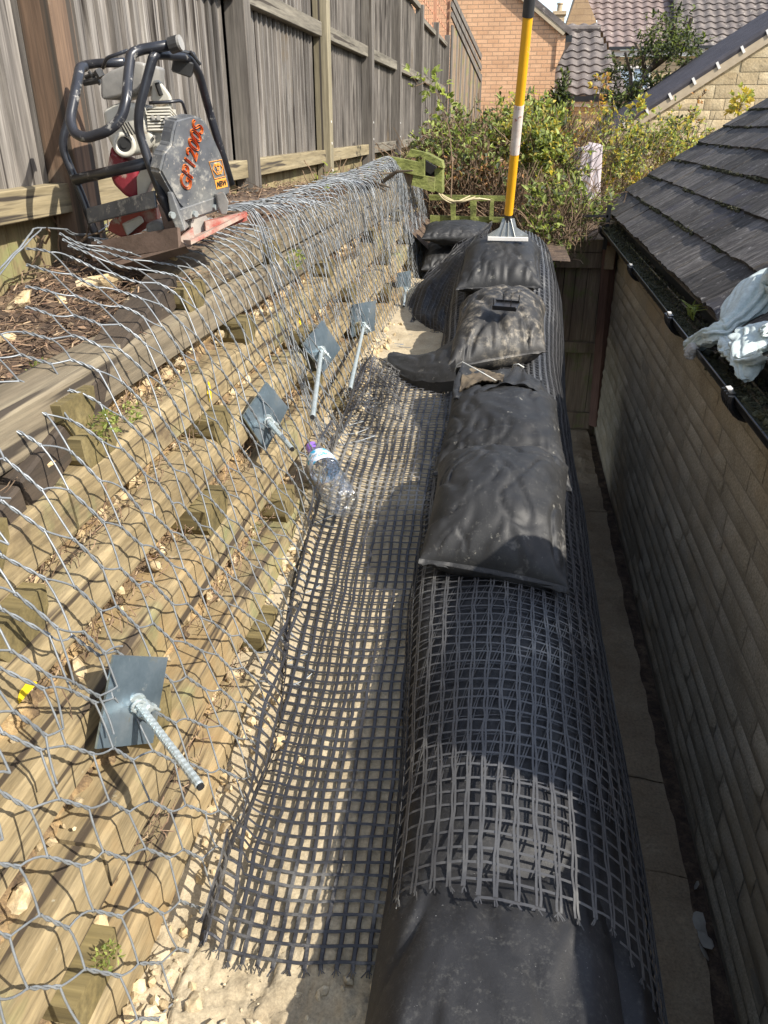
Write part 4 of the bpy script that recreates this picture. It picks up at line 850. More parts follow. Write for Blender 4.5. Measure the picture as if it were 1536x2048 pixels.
for i in range(2600):
    y = random.uniform(1.5, 8.2); dn = sn(y*1.3, 0, 0, 8)
    if dn < -.35: continue
    x = gx+random.uniform(-.045, .075); r = random.uniform(.003, .012); z = gz-.035+.04*max(0, dn)+random.uniform(0, .018)+max(0, x-gx)*.35; rock_mb(mb, (x, y, z), r, i, .7) if i % 3 == 0 else mb.tube([(x, y, z), (x+random.uniform(-.03, .03), y+random.uniform(-.03, .03), z+random.uniform(0, .02))], .0015, 3, cap=False)
mb.box((gx, 4.8, gz-.038), (.07, 6.8, .01), jit=0); mb.build('gutter_debris', m_mossd, gu)
mb = MB()
for i in range(26):
    p = Vector((gx+.03, AX(1372, 600, gx).y+random.uniform(-.08, .06), gz)); mb.tube([p, p+Vector((random.uniform(-.02, .03), random.uniform(-.04, .04), .04)), p+Vector((random.uniform(-.03, .06), random.uniform(-.07, .07), .055))], .0018, 3, cap=False)
tag(mb.build('grass_tuft', lf_l), 'little green grass tuft sprouting from the gutter debris', 'grass')

# ------------------------------------------------------------------ pale cloth thrown over the gutter and slates
cl = empty('dust_sheet', 'pale mint-white crumpled cloth thrown over the gutter and slates at the right edge', 'cloth')
def roofz(x): return EZ+(x-EX)*math.tan(SL)+.03
def cloth_tube(sp, wd, hg, ns=170, nt_=150, seed=0, mat=m_cloth, name='sheet'):
    sp = np.array([list(p) for p in sp]); S_, F_ = np.meshgrid(np.linspace(0, 1, ns), np.linspace(-PI, PI, nt_), indexing='ij'); tt = S_*(len(sp)-1)
    c = cat(np.broadcast_to(sp, S_.shape+sp.shape), tt); c2 = cat(np.broadcast_to(sp, S_.shape+sp.shape), tt+.02); c1 = cat(np.broadcast_to(sp, S_.shape+sp.shape), tt-.02); d = c2-c1; d /= np.maximum(np.linalg.norm(d, axis=-1, keepdims=True), 1e-9)
    up = np.array([0, 0, 1.0]); lat = np.cross(d, up); lat /= np.maximum(np.linalg.norm(lat, axis=-1, keepdims=True), 1e-9); vv = np.cross(lat, d)
    wi = np.interp(tt, range(len(sp)), wd)[..., None]; hi = np.interp(tt, range(len(sp)), hg)[..., None]
    cs, sn_ = np.cos(F_), np.sin(F_); k1 = fbm(cs*2.2+S_*7, sn_*2.2+seed, S_*5, 3, 4); fl = np.abs(np.sin(F_*3.5+S_*8+3*vnoise(S_*4+seed, cs, sn_, 5)))
    r = (.80+.28*fl+.30*k1)[..., None]; taper = np.minimum(1, (S_/.04))[..., None]**.5
    P = c+(lat*wi*sn_[..., None]+vv*hi*cs[..., None])*r*taper
    P += (.018*fbm(P[..., 0]*22, P[..., 1]*22, P[..., 2]*22, seed, 3))[..., None]*np.array([.6, .6, 1])
    P[..., 2] = np.where(P[..., 0] > EX, np.maximum(P[..., 2], roofz(P[..., 0])+.004*cs), P[..., 2])
    return MB().grid(P).build(name, mat, cl, smooth=True)
cloth_tube([AX(1376, 697, .75), AX(1402, 680, .77), AX(1432, 668, .80), AX(1462, 655, .85), (1.0, 3.20, -.55), (1.14, 2.98, -.46), (1.28, 2.78, -.38), (1.38, 2.62, -.34)], [.03, .038, .044, .06, .13, .18, .20, .12], [.03, .038, .042, .05, .07, .09, .10, .05], seed=2)
cloth_tube([AX(1545, 655, .90), AX(1515, 665, .86), AX(1500, 695, .83), AX(1494, 730, .81), AX(1488, 762, .80)], [.07, .075, .06, .05, .02], [.02, .022, .02, .018, .01], ns=70, nt_=70, seed=7, name='hanging_fold')
cloth_tube([AX(1452, 668, .85), AX(1462, 690, .82), AX(1478, 712, .81), AX(1500, 722, .82), AX(1545, 700, .86)], [.03, .04, .045, .05, .05], [.015, .02, .02, .02, .02], ns=70, nt_=70, seed=9, name='hanging_fold')
cloth_tube([AX(1392, 690, .745), AX(1384, 702, .74), AX(1380, 716, .735)], [.02, .028, .012], [.018, .022, .01], ns=40, nt_=40, seed=4, mat=m_clothd, name='knotted_tip')
mb = MB(); k = 60; P = np.zeros((14, k, 3))
for i, y in enumerate(np.linspace(.93, 1.66, 14)):
    for j in range(k): a = 2*PI*j/(k-1); r = .165+.006*sn(j*.6, i*.4, 0, 3); P[i, j] = (.965+r*math.cos(a), y, -.475+r*math.sin(a))
mb.grid(P); mb.tube([(.965, .92, -.475), (.965, 1.67, -.475)], .155, 30); tag(mb.build('added_shadow_roll', m_text, smooth=True), 'added black roll on the slates out of view, casting the shadow band across the bank', 'roll')  # added roll outside the frame, there only to shade the bank
# ------------------------------------------------------------------ long handled floor scraper standing on the bags
br = empty('long_handled_scraper', 'scraper with yellow pole, worn pale sleeve and steel head, on the geogrid hood', 'scraper')
pb = AY(1017, 428, 4.75); ptp = AY(1062, -30, 4.35); br.location = pb; ax = ptp-pb; at_ = lambda t: ax*t
r0 = .0245
def pole(t0, t1, r, name, m, par): mb = MB(); mb.tube([at_(t0), at_(t1)], r, 40); return mb.build(name, m, par, smooth=False)
po = pole(0.0, .885, r0, 'pole', m_yellow, br); pole(.305, .53, r0+.0012, 'worn_sleeve', m_worn, po); pole(.885, 1.05, r0+.003, 'grip', m_blk, po); pole(-.045, .0, r0*.9, 'ferrule', m_blk, po)
hb = [AY(1005, 437, 4.75)-pb, AY(1029, 437, 4.75)-pb, AY(1033, 455, 4.74)-pb, AY(1056, 470, 4.73)-pb, AY(1056, 480, 4.73)-pb, AY(975, 480, 4.73)-pb, AY(975, 470, 4.73)-pb, AY(999, 455, 4.74)-pb]
mb = MB(); mb.prism(hb, (0, .012, 0)); bh = mb.build('blade_head', m_steelh, br)
mb = MB(); mb.box((hb[4]+hb[5])/2+Vector((0, -.004, .006)), ((hb[4]-hb[5]).length, .016, .022), (0, 0, 0), bev=.002); mb.build('blade', m_white, bh)
for x in (-.012, 0, .012): mb = MB(); mb.tube([hb[0].lerp(hb[1], .5)+Vector((x, -.004, 0)), (hb[4]+hb[5])/2+Vector((x*3.4, -.006, .015))], .0035, 6); mb.build('rib', m_steelh, bh)

# ------------------------------------------------------------------ empty drinks bottle
bo = empty('plastic_bottle', 'empty clear plastic drinks bottle with purple cap lying on the geogrid', 'bottle')
pc = AZ(623, 893, -1.085); pe = AZ(690, 1012, -1.155); bo.location = pe; axb = (pc-pe); LB = axb.length; q = axb.to_track_quat('Z', 'Y').to_matrix().to_4x4(); R = LB*.138
prof = [(0, .012), (R*.75, 0), (R*.96, .012), (R, .03)]
for i in range(14): z = LB*(.12+.34*i/13); prof.append((R*(.97+.035*(i % 2)), z))
prof += [(R*.93, LB*.50), (R*.97, LB*.53), (R, LB*.56), (R*1.0, LB*.66), (R*.90, LB*.74), (R*.70, LB*.82), (R*.48, LB*.88), (R*.36, LB*.92), (R*.34, LB*.99)]
mb = MB(); mb.lathe(prof, 40, mat=q)
mb.v = [tuple(Vector(v)*(1+.0)+Vector((.004*sn(v[0]*30, v[1]*30, v[2]*30), .004*sn(v[0]*30+9, v[1]*30, v[2]*30), 0))) for v in mb.v]; mb.build('body', m_clear, bo, smooth=True)
mb = MB(); mb.lathe([(0, LB*.925), (R*.42, LB*.925), (R*.42, LB*.99), (R*.40, LB*1.0), (0, LB*1.0)], 20, mat=q); mb.lathe([(R*.46, LB*.89), (R*.46, LB*.915)], 20, mat=q); mb.build('cap', m_purple, bo)
mb = MB(); mb.lathe([(R*1.015, LB*.57), (R*1.02, LB*.65), (R*.99, LB*.69), (R*.87, LB*.765)], 30, mat=q); mb.build('label', m_labelb, bo, smooth=True)
print('props done')

# ------------------------------------------------------------------ plate compactor leaning on the terrace
co = empty('plate_compactor', 'black framed plate compactor with red base and lettered belt guard leaning by the fence', 'compactor')
def Q(cx, cy, y): return AY(100+cx/3.491, 60+cy/3.491, y)
def rnd_path(pts, r=.03, n=5):
    pts = [Vector(p) for p in pts]; out = [pts[0]]
    for i in range(1, len(pts)-1):
        a, b, c = pts[i-1], pts[i], pts[i+1]; d1 = (a-b); d2 = (c-b); rr = min(r, d1.length*.45, d2.length*.45); p0 = b+d1.normalized()*rr; p1 = b+d2.normalized()*rr
        for k in range(n+1): t = k/n; out.append(p0*(1-t)**2+b*2*t*(1-t)+p1*t*t)
    out.append(pts[-1]); return out
TR = .0122
mb = MB()
mb.tube(rnd_path([Q(330, 1470, 2.36), Q(240, 1200, 2.36), Q(95, 850, 2.36), Q(90, 760, 2.36), Q(150, 560, 2.38), Q(205, 255, 2.42), Q(300, 235, 2.42), Q(520, 225, 2.42)]), TR, 12)
mb.tube(rnd_path([Q(850, 1330, 2.18), Q(700, 950, 2.18), Q(618, 700, 2.18), Q(620, 560, 2.18), Q(720, 185, 2.2), Q(760, 170, 2.22), Q(960, 185, 2.34), Q(1040, 300, 2.42), Q(1110, 560, 2.5), Q(1265, 1080, 2.56)]), TR*1.02, 12)
fr_ = mb.build('frame', m_frame, co, smooth=True)
mb = MB(); mb.tube([Q(180, 1045, 2.34), Q(690, 925, 2.19)], TR*1.25, 12); mb.build('crossbar', m_frame, fr_, smooth=True)
mb = MB(); a, b = Q(265, 1300, 2.33), Q(740, 1180, 2.19); u = (b-a).normalized(); nn = Vector((.1, -.8, .2)); s = u.cross(nn).normalized(); mb.box((a+b)/2, ((b-a).length, .045, .008), Matrix((u, s, u.cross(s))).transposed(), bev=.002); mb.build('crossbar', m_guard, fr_)
mb = MB(); mb.tube(rnd_path([Q(370, 265, 2.33), Q(395, 195, 2.31), Q(540, 145, 2.3)], .012), .005, 8); mb.build('carrying_loop', m_frame, fr_, smooth=True)
mb = MB(); mb.tube(rnd_path([Q(240, 255, 2.24), Q(210, 262, 2.22), Q(180, 420, 2.15), Q(140, 620, 2.1), Q(165, 720, 2.08), Q(250, 755, 2.07), Q(400, 710, 2.07), Q(500, 620, 2.08), Q(535, 480, 2.1), Q(545, 330, 2.14), Q(565, 165, 2.18), Q(640, 135, 2.2), Q(890, 98, 2.22)], .04, 6), TR*1.08, 12); hd = mb.build('handle', m_frame, co, smooth=True)
mb = MB(); a, b = Q(840, 110, 2.215), Q(900, 92, 2.215); mb.tube([a, b], TR*1.6, 14); mb.build('handle_grip', m_blk, hd)
mb = MB(); b2 = Q(915, 88, 2.215); mb.tube([b, b2+(b2-b)*.1], TR*1.5, 18); mb.build('end_cap', m_tank, hd)
mb = MB(); mb.box(Q(930, 250, 2.36), (.055, .05, .04), (.2, .3, .3), bev=.004); mb.tube([Q(900, 150, 2.3), Q(1000, 170, 2.36), Q(1035, 240, 2.4)], .007, 6); mb.tube([Q(980, 150, 2.33), Q(1050, 240, 2.36)], .004, 6); mb.build('throttle_bracket', m_blk, hd)
mb = MB(); mb.tube([Q(250, 330, 2.4), Q(340, 300, 2.38)], .006, 6); mb.tube([Q(240, 370, 2.4), Q(350, 350, 2.38)], .009, 6); mb.tube([Q(270, 290, 2.38), Q(350, 380, 2.4)], .005, 6); mb.tube([Q(330, 280, 2.36), Q(360, 330, 2.36)], .012, 6); mb.build('control_linkage', m_blk, hd)
def blob(px, y0, y1, bev=.01, n=1):     # rounded slab: outline traced at y0, thickness to y1
    bm = bmesh.new(); f = [bm.verts.new(Q(*p, y0)) for p in px]; c = sum((v.co for v in f), Vector())/len(f); back = [bm.verts.new(v.co.lerp(c, .03)+Vector((-.02, y1-y0, 0))) for v in f]
    bm.faces.new(f); bm.faces.new(back[::-1]); k = len(f)
    for i in range(k): bm.faces.new((f[(i+1) % k], f[i], back[i], back[(i+1) % k]))
    bmesh.ops.recalc_face_normals(bm, faces=bm.faces[:])
    if bev: bmesh.ops.bevel(bm, geom=bm.edges[:], offset=bev, segments=3, affect='EDGES', profile=.6)
    vs = [v.co.copy() for v in bm.verts]; bm.verts.index_update(); fs = [[v.index for v in q.verts] for q in bm.faces]; bm.free(); return MB().add(vs, fs)
en = blob([(360, 560), (440, 515), (530, 495), (640, 520), (665, 640), (735, 760), (700, 830), (640, 870), (520, 890), (440, 840), (390, 740)], 2.28, 2.42, .016).build('engine', m_cream, co, smooth=True)
blob([(350, 330), (420, 280), (600, 215), (660, 230), (660, 400), (600, 440), (380, 490), (352, 470)], 2.27, 2.46, .009).build('fuel_tank', m_tank, co, smooth=True)
blob([(395, 960), (420, 800), (440, 850), (520, 905), (600, 930), (620, 1130), (590, 1190), (520, 1160), (440, 1080)], 2.30, 2.42, .014).build('recoil_cover', m_dred, co, smooth=True)
mb = MB(); c = Q(520, 800, 2.275); nn = Vector((.25, -.95, .1)).normalized(); a = nn.orthogonal().normalized(); b = nn.cross(a)
mb.tube([c+(a*math.cos(q)+b*math.sin(q))*.026 for q in np.linspace(0, 2*PI, 24)[:-1]], .008, 8, close=True); mb.build('exhaust_ring', m_cream, en, smooth=True)
mb = MB(); mb.tube([c-nn*.02, c+nn*.004], .021, 20); mb.tube([c, c+nn*.007], .010, 16); mb.build('exhaust_mouth', m_dark, en)
mb = MB()
for k in range(4): a_, b_ = Q(490+18*k, 655-4*k, 2.275-.002*k), Q(535+20*k, 745-6*k, 2.272-.002*k); mb.tube([a_, b_], .0022, 6)
mb.build('vent_slots', m_dark, en)
blob([(715, 350), (760, 345), (835, 450), (850, 500), (840, 560), (730, 560), (700, 480)], 2.30, 2.36, .008).build('spark_cover', m_cream, en, smooth=True)
mb = MB(); mb.tube([Q(745, 370, 2.296), Q(775, 455, 2.296)], .007, 8); mb.build('cover_slot', m_dark, en)
mb = MB()
for k in range(8):    # cooling fins
    c0 = Q(795+6*k*.2, 585+21*k, 2.33); u = Vector((1, .12, .02)).normalized(); nn2 = Vector((-.05, .3, 1)).normalized(); s = nn2.cross(u); mb.box(c0, (.066, .10, .0045), Matrix((u, s.normalized(), nn2)).transposed())
mb.box(Q(800, 650, 2.35), (.046, .07, .075), (0, .1, .1)); mb.build('cooling_fins', m_cream, en)
mb = MB(); mb.tube(rnd_path([Q(690, 510, 2.27), Q(860, 500, 2.3), Q(920, 490, 2.33), Q(950, 590, 2.36)], .015), .0045, 8); mb.build('guard_rod', m_frame, en, smooth=True)
blob([(690, 560), (740, 590), (780, 700), (840, 830), (770, 900), (720, 920), (700, 800)], 2.30, 2.40, .01).build('crankcase', m_cream, en, smooth=True)
mb = MB(); random.seed(4)
for i in range(14): p = Q(random.uniform(700, 830), random.uniform(590, 880), 2.285); mb.tube([p, p+Vector((.002, -.008, .001))], random.uniform(.003, .007), 6)
mb.build('engine_bolt_heads', m_tank, en)
blob([(600, 1030), (640, 960), (720, 950), (760, 1010), (700, 1080), (660, 1180), (610, 1170)], 2.28, 2.36, .008).build('carburettor', m_cream, en, smooth=True)
# belt guard, lettered
gy = lambda cx: 2.13+(cx-770)/500*.22
gpx = [(768, 985), (800, 860), (845, 800), (862, 700), (885, 625), (1000, 592), (1075, 620), (1115, 690), (1205, 880), (1268, 1085), (1262, 1150), (1150, 1190), (925, 1255), (890, 1215)]
gp = [Q(x, y, gy(x)) for x, y in gpx]; gn = (gp[8]-gp[0]).cross(gp[4]-gp[0]).normalized(); gn = gn if gn.y < 0 else -gn; g0_ = gp[0]
gp = [p-gn*gn.dot(p-g0_) for p in gp]
bm = bmesh.new(); f = [bm.verts.new(p) for p in gp]; bk = [bm.verts.new(p-gn*.05) for p in gp]; bm.faces.new(f); bm.faces.new(bk[::-1])
for i in range(len(f)): bm.faces.new((f[(i+1) % len(f)], f[i], bk[i], bk[(i+1) % len(f)]))
bmesh.ops.recalc_face_normals(bm, faces=bm.faces[:]); bmesh.ops.bevel(bm, geom=bm.edges[:], offset=.006, segments=3, affect='EDGES')
vs = [v.co.copy() for v in bm.verts]; bm.verts.index_update(); fs = [[v.index for v in q.verts] for q in bm.faces]; bm.free(); gd = MB().add(vs, fs).build('belt_guard', m_guard, co)
def on_guard(cx, cy, lift=.0):
    r = Vector(ray(100+cx/3.491, 60+cy/3.491)); t = (g0_.dot(gn)+lift)/r.dot(gn); return r*t
# frame of reference on the guard for lettering
def text_obj(body, p0, p1, height, name, mat, parent, outline=.0, ext=.001, depth=0, lift=.0015, shear=0.0, bold=0.0):
    cu = bpy.data.curves.new(name, 'FONT'); cu.body = body; cu.size = 1; cu.extrude = ext if not outline else 0; cu.shear = shear
    if outline: cu.fill_mode = 'NONE'; cu.bevel_depth = outline; cu.bevel_resolution = 0
    if bold: cu.offset = bold
    ob = bpy.data.objects.new('tmp', cu); C.objects.link(ob); dg = bpy.context.evaluated_depsgraph_get(); me = bpy.data.meshes.new_from_object(ob.evaluated_get(dg)); bpy.data.objects.remove(ob)
    xs = [v.co.x for v in me.vertices]; w_ = max(xs)-min(xs); x0 = min(xs); u = (p1-p0); v = gn.cross(u).normalized()*-1
    if v.dot(height) < 0: v = -v
    hs = height.length/.72; sw = u.length/w_; u = u.normalized()
    vs = [p0+u*((q.co.x-x0)*sw)+v*(q.co.y*hs)+gn*(q.co.z*(1 if not outline else .3)+lift) for q in me.vertices]; fs = [list(p.vertices) for p in me.polygons]
    return MB().add(vs, fs).build(name, mat, parent)
p0 = on_guard(972, 1120, .0); p1 = on_guard(1072, 660, .0); hgt = (on_guard(930, 1010)-on_guard(1000, 1020))*1.25
text_obj('GP1200S', p0, p1, hgt*.95, 'model_lettering', m_orange, gd, outline=.010, shear=.3, lift=.002)
0 and text_obj('GP1200S', p0+(p1-p0)*.012, p1+(p1-p0)*.012, hgt*.95, 'lettering_shadow', m_dark, gd, ext=.0, shear=.45, lift=.0006)
q0, q1, q2, q3 = on_guard(1108, 922), on_guard(1195, 905), on_guard(1240, 1085), on_guard(1165, 1110)
mb = MB(); mb.tube([q0+gn*.0015, q1+gn*.0015, on_guard(1222, 1020)+gn*.0015, on_guard(1146, 1040)+gn*.0015], .0014, 5, close=True)
cc = on_guard(1170, 968)+gn*.0015; eu = (on_guard(1206, 960)-on_guard(1134, 976))/2; ev = (on_guard(1160, 925)-on_guard(1182, 1012))/2
mb.tube([cc+eu*math.cos(a)*.9+ev*math.sin(a)*.95 for a in np.linspace(0, 2*PI, 7)[:-1]], .0016, 5, close=True); mb.build('emblem_outline', m_orangel, gd)
def tiny(body, c, uu, vv, mat, nm):
    p0 = c-uu; return text_obj(body, p0, c+uu, vv, nm, mat, gd, ext=.0005, lift=.002, bold=.02)
tiny('M', cc+ev*.40, eu*.42, ev*.42, m_orangel, 'emblem_letter'); tiny('B', cc-ev*.15, eu*.26, ev*.42, m_orangel, 'emblem_letter'); tiny('W', cc-ev*.72, eu*.42, ev*.42, m_orangel, 'emblem_letter')
a, b, c_, d = on_guard(1148, 1048), on_guard(1226, 1030), on_guard(1240, 1092), on_guard(1162, 1112)
MB().prism([p+gn*.001 for p in (a, b, c_, d)], gn*.0006).build('maker_plate', m_orangel, gd)
text_obj('MBW', d.lerp(a, .2)+(b-a)*.08, c_.lerp(b, .2)-(b-a)*.08, (a-d)*.62, 'maker_letters', m_dark, gd, ext=.0004, lift=.0025, bold=.02)
mb = MB(); a, b = on_guard(905, 1295, .006), on_guard(1225, 1185, .006); u = (b-a).normalized(); s = gn.cross(u); mb.box((a+b)/2, ((b-a).length, .034, .012), Matrix((u, s, gn)).transposed(), bev=.002); sk = mb.build('guard_rail', m_guard, co)
for cx, cy in ((1008, 1283), (1150, 1235)): mb = MB(); p = on_guard(cx, cy, .012); mb.tube([p, p+gn*.009], .0085, 6); mb.build('bolt', m_rebar, sk)
blob([(1160, 1150), (1215, 1130), (1250, 1200), (1235, 1290), (1200, 1290), (1175, 1240)], 2.27, 2.30, .004).build('lug', m_tank, co)
blob([(815, 1130), (850, 1130), (945, 1400), (890, 1420), (840, 1300)], 2.15, 2.24, .005).build('side_bracket', m_guard, co)
blob([(735, 1170), (800, 1270), (930, 1400), (880, 1470), (800, 1400)], 2.17, 2.3, .005).build('side_bracket', m_rust, co)
mb = MB(); c0 = on_guard(1030, 1360, -.01); mb.tube([c0, c0+gn*.012], .034, 20); mb.build('eccentric_cover', m_tank, co)
mb = MB(); p = Q(845, 1290, 2.13); mb.tube([p, p+gn*.01], .009, 8); mb.build('bolt', m_rebar, co)
bs = MB(); A_, B_, C_, D_ = Q(985, 1500, 2.12), Q(1378, 1300, 2.28), Q(1200, 1330, 2.62), Q(560, 1470, 2.46)
bs.prism([A_, B_, C_, D_], (0, 0, .012)); bs.prism([Q(1085, 1340, 2.24), Q(1375, 1270, 2.3), Q(1378, 1330, 2.3), Q(1090, 1430, 2.24)], (-.012, .02, 0)); bs.prism([Q(890, 1460, 2.16), Q(1000, 1380, 2.2), Q(1010, 1480, 2.15), Q(985, 1520, 2.13)], (-.01, .02, 0)); bp_ = bs.build('base_plate', m_red, co)
blob([(400, 1400), (420, 1330), (500, 1290), (690, 1240), (740, 1225), (750, 1330), (620, 1420), (500, 1450)], 2.36, 2.44, .006).build('rear_plate', m_red, co)
blob([(510, 1360), (640, 1300), (660, 1340), (540, 1440)], 2.33, 2.36, .004).build('cream_patch_plate', m_cream, co)
blob([(660, 1360), (740, 1330), (800, 1350), (800, 1420), (680, 1430)], 2.27, 2.34, .012).build('rubber_mount', m_tank, co, smooth=True)
mb = MB(); a, b = Q(300, 1520, 2.22), Q(900, 1420, 2.12); u = (b-a).normalized(); s = u.cross(Vector((.2, -.9, .3))).normalized(); mb.box((a+b)/2-Vector((0, 0, .012)), ((b-a).length, .055, .012), Matrix((u, s, u.cross(s))).transposed()); mb.build('lower_rail', m_rust, co)
mb = MB(); mb.prism([AY(165, 505, 2.28), AY(350, 470, 2.18), AY(372, 492, 2.1), AY(240, 530, 2.14)], (0, .02, -.02)); tag(mb.build('rusty_skid_board', m_rust), 'dark rusty board lying under the compactor at the bank edge', 'board')
ct = [[AZ(455, 415, -.36), AZ(470, 392, -.35), AZ(480, 385, -.34)], [AZ(480, 420, -.35), AZ(495, 400, -.33), AZ(500, 390, -.33)], [AZ(505, 412, -.37), AZ(515, 402, -.36), AZ(520, 396, -.36)]]
pT = patchS(ct); s3, t3 = np.meshgrid(np.linspace(0, 1, 20), np.linspace(0, 1, 20), indexing='ij'); P = pT(s3, t3); P[..., 2] += .02*fbm(s3*4, t3*4); P2 = P-np.array([0, 0, .006]); mb = MB(); mb.grid(P); mb.grid(P2[::-1]); tag(mb.build('rubber_scrap', m_plastic), 'scrap of black rubber on the terrace right of the compactor', 'scrap')

# ------------------------------------------------------------------ old fence closing the gap, mossy timbers, low trellis, draped post
bf = empty('back_fence', 'old mossy board fence in shade closing the gap between the black bank and the garage', 'fence')
rnd = random.Random(6); x = .38
while x < .86:
    wd = rnd.uniform(.09, .13); mb = MB(); mb.box((x+wd/2, 7.50+rnd.uniform(0, .015), -1.9), (wd-.005, .02, 1.85+rnd.uniform(-.02, .02)), jit=.003); mb.build('board', m_oldw, bf); x += wd
for z, h in ((AY(1180, 492, 7.45).z, .10), (AY(1180, 521, 7.45).z, .13), (AY(1170, 695, 7.45).z, .10), (-2.62, .16)):
    mb = MB(); mb.box((.64, 7.455, z), (.5, .05, h), bev=.004, jit=.003); mb.build('rail', m_oldw, bf)
mb = MB(); a, b = AY(1222, 470, 7.38), AY(1190, 850, 7.42); mb.tube([a, b], .062, 4); mb.build('post', m_redp, bf)
mb = MB(); mb.box((.86, 7.36, -.83), (.11, .10, .17), bev=.006); mb.box((.87, 7.34, -1.05), (.08, .08, .2), bev=.006); tag(mb.build('stone_corbel', m_plinth), 'dark stone corbel block under the far end of the gutter', 'corbel')
mb = MB(); mb.box((AY(1215, 445, 7.2).x, 7.2, AY(1215, 455, 7.2).z), (.035, .03, .36)); mb.box((AY(1190, 432, 7.2).x, 7.2, AY(1190, 432, 7.2).z), (.22, .03, .02)); tag(mb.build('black_bracket', m_plastic), 'thin black metal bracket below the far end of the roof', 'bracket')
mo = empty('mossy_timber_stack', 'bright green mossy timber offcuts stacked like a box at the terrace end', 'timber')
def px_box(pts, y, dy, name, m, par, dz=0): mb = MB(); mb.prism([AY(u, v, y)+Vector((random.uniform(-.01, .01), 0, random.uniform(-.008, .008))) for u, v in pts], (dz, dy, 0)); return mb.build(name, m, par)
px_box([(778, 314), (835, 322), (848, 312), (848, 352), (800, 345)], 6.45, .10, 'offcut', m_moss, mo)
px_box([(848, 306), (884, 322), (886, 335), (842, 316)], 6.5, .20, 'offcut', m_moss, mo)
px_box([(820, 300), (860, 308), (848, 313), (812, 314)], 6.6, .1, 'offcut', m_moss, mo)
px_box([(812, 345), (825, 340), (828, 372), (811, 369)], 6.5, .14, 'offcut', m_oldw, mo)
px_box([(828, 348), (871, 356), (870, 384), (824, 372)], 6.46, .05, 'offcut', m_moss, mo)
px_box([(871, 340), (886, 334), (886, 385), (870, 383)], 6.55, .2, 'offcut', m_moss, mo)
px_box([(846, 320), (872, 332), (872, 352), (846, 350)], 6.75, .05, 'hollow', m_dark, mo)
lt = empty('low_trellis', 'low green mossy trellis rail fence in front of the bushes', 'trellis')
for pts in ([(858, 391), (1012, 394), (1012, 403), (858, 402)], [(862, 432), (1012, 436), (1012, 446), (862, 444)]): px_box(pts, 6.9, .03, 'rail', m_moss, lt)
for x in (902, 941, 980): px_box([(x, 398), (x+10, 398), (x+8, 440), (x-2, 440)], 6.86, .035, 'upright', m_moss, lt)
pp = empty('draped_post', 'short post draped in a faded pink cloth standing among the bushes', 'post')
mb = MB(); cx_, cy_ = AY(1177, 290, 9.3).x, 9.3; z1 = AY(1177, 284, 9.3).z; z0 = AY(1177, 425, 9.3).z
U, V = np.meshgrid(np.linspace(0, 2*PI, 60), np.linspace(0, 1, 40), indexing='ij')
rr = (.135+.03*V)*(1+.07*np.sin(U*9+3*V)+.05*np.sin(U*17+5))*np.where(V < .05, (V/.05)**.35, 1); sq = 1/np.maximum(np.abs(np.cos(U)), np.abs(np.sin(U)))**.5
mb.grid(np.stack([cx_+rr*sq*np.cos(U)+.02*V, cy_+rr*sq*np.sin(U)*.7, z1-(z1-z0)*V-.02*(1-np.cos(U))*(V < .06)+.02*np.sin(U*3)*smooth(.9, 1, V)], -1)); mb.build('drape', m_pinkc, pp, smooth=True)
mb = MB(); mb.box((cx_, cy_, (z0+z1)/2-.2), (.14, .10, z1-z0+.3)); mb.build('post', m_oldw, pp)

# ------------------------------------------------------------------ houses
bh_ = empty('brick_house', 'salmon brick house with plain gable behind the far fence', 'house'); Yh = 18.6
vx, vz = AY(1128, 75, Yh).x, AY(1128, 75, Yh).z; cxh = AY(1110, 150, Yh).x
pk = AY(1040, 0, Yh); slope = (pk.z-vz)/(vx-pk.x)
mb = MB(); xr = cxh; ridge = -4.2; zr = vz+slope*(vx-ridge)
mb.prism([(-9, Yh, -1.5), (xr, Yh, -1.5), (xr, Yh, vz-.12), (vx-.02, Yh, vz+.04), (ridge, Yh, zr), (-9, Yh, vz+slope*(vx+.6)-2)], (0, 7, 0)); mb.build('wall', m_brick, bh_)
mb = MB(); u = Vector((ridge-vx, 0, zr-vz)); l = u.length; u.normalize(); s = Vector((0, 1, 0)); nrm = s.cross(u)*-1; nrm = nrm if nrm.z > 0 else -nrm
mb.box(Vector((vx, Yh-.03, vz+.06))+u*l/2, (l, .12, .08), Matrix((u, s, nrm)).transposed()); mb.build('verge', m_lead, bh_)
mb = MB(); mb.box(Vector((vx, Yh+3.5, vz+.17))+u*(l/2-.05), (l+.2, 7.2, .10), Matrix((u, s, nrm)).transposed()); mb.build('roof', m_tileB, bh_)
mb = MB(); mb.prism([(xr-.02, Yh-.04, vz-.52), (xr+.02, Yh-.04, vz-.52), (vx+.03, Yh-.04, vz-.2), (vx+.03, Yh-.04, vz+.02), (xr-.02, Yh-.04, vz+.14)], (0, .3, 0)); mb.build('kneeler', m_brick, bh_)
mb = MB(); mb.box((vx+.10, Yh+3, vz-.02), (.12, 6, .12)); mb.build('gutter', m_plastic, bh_)
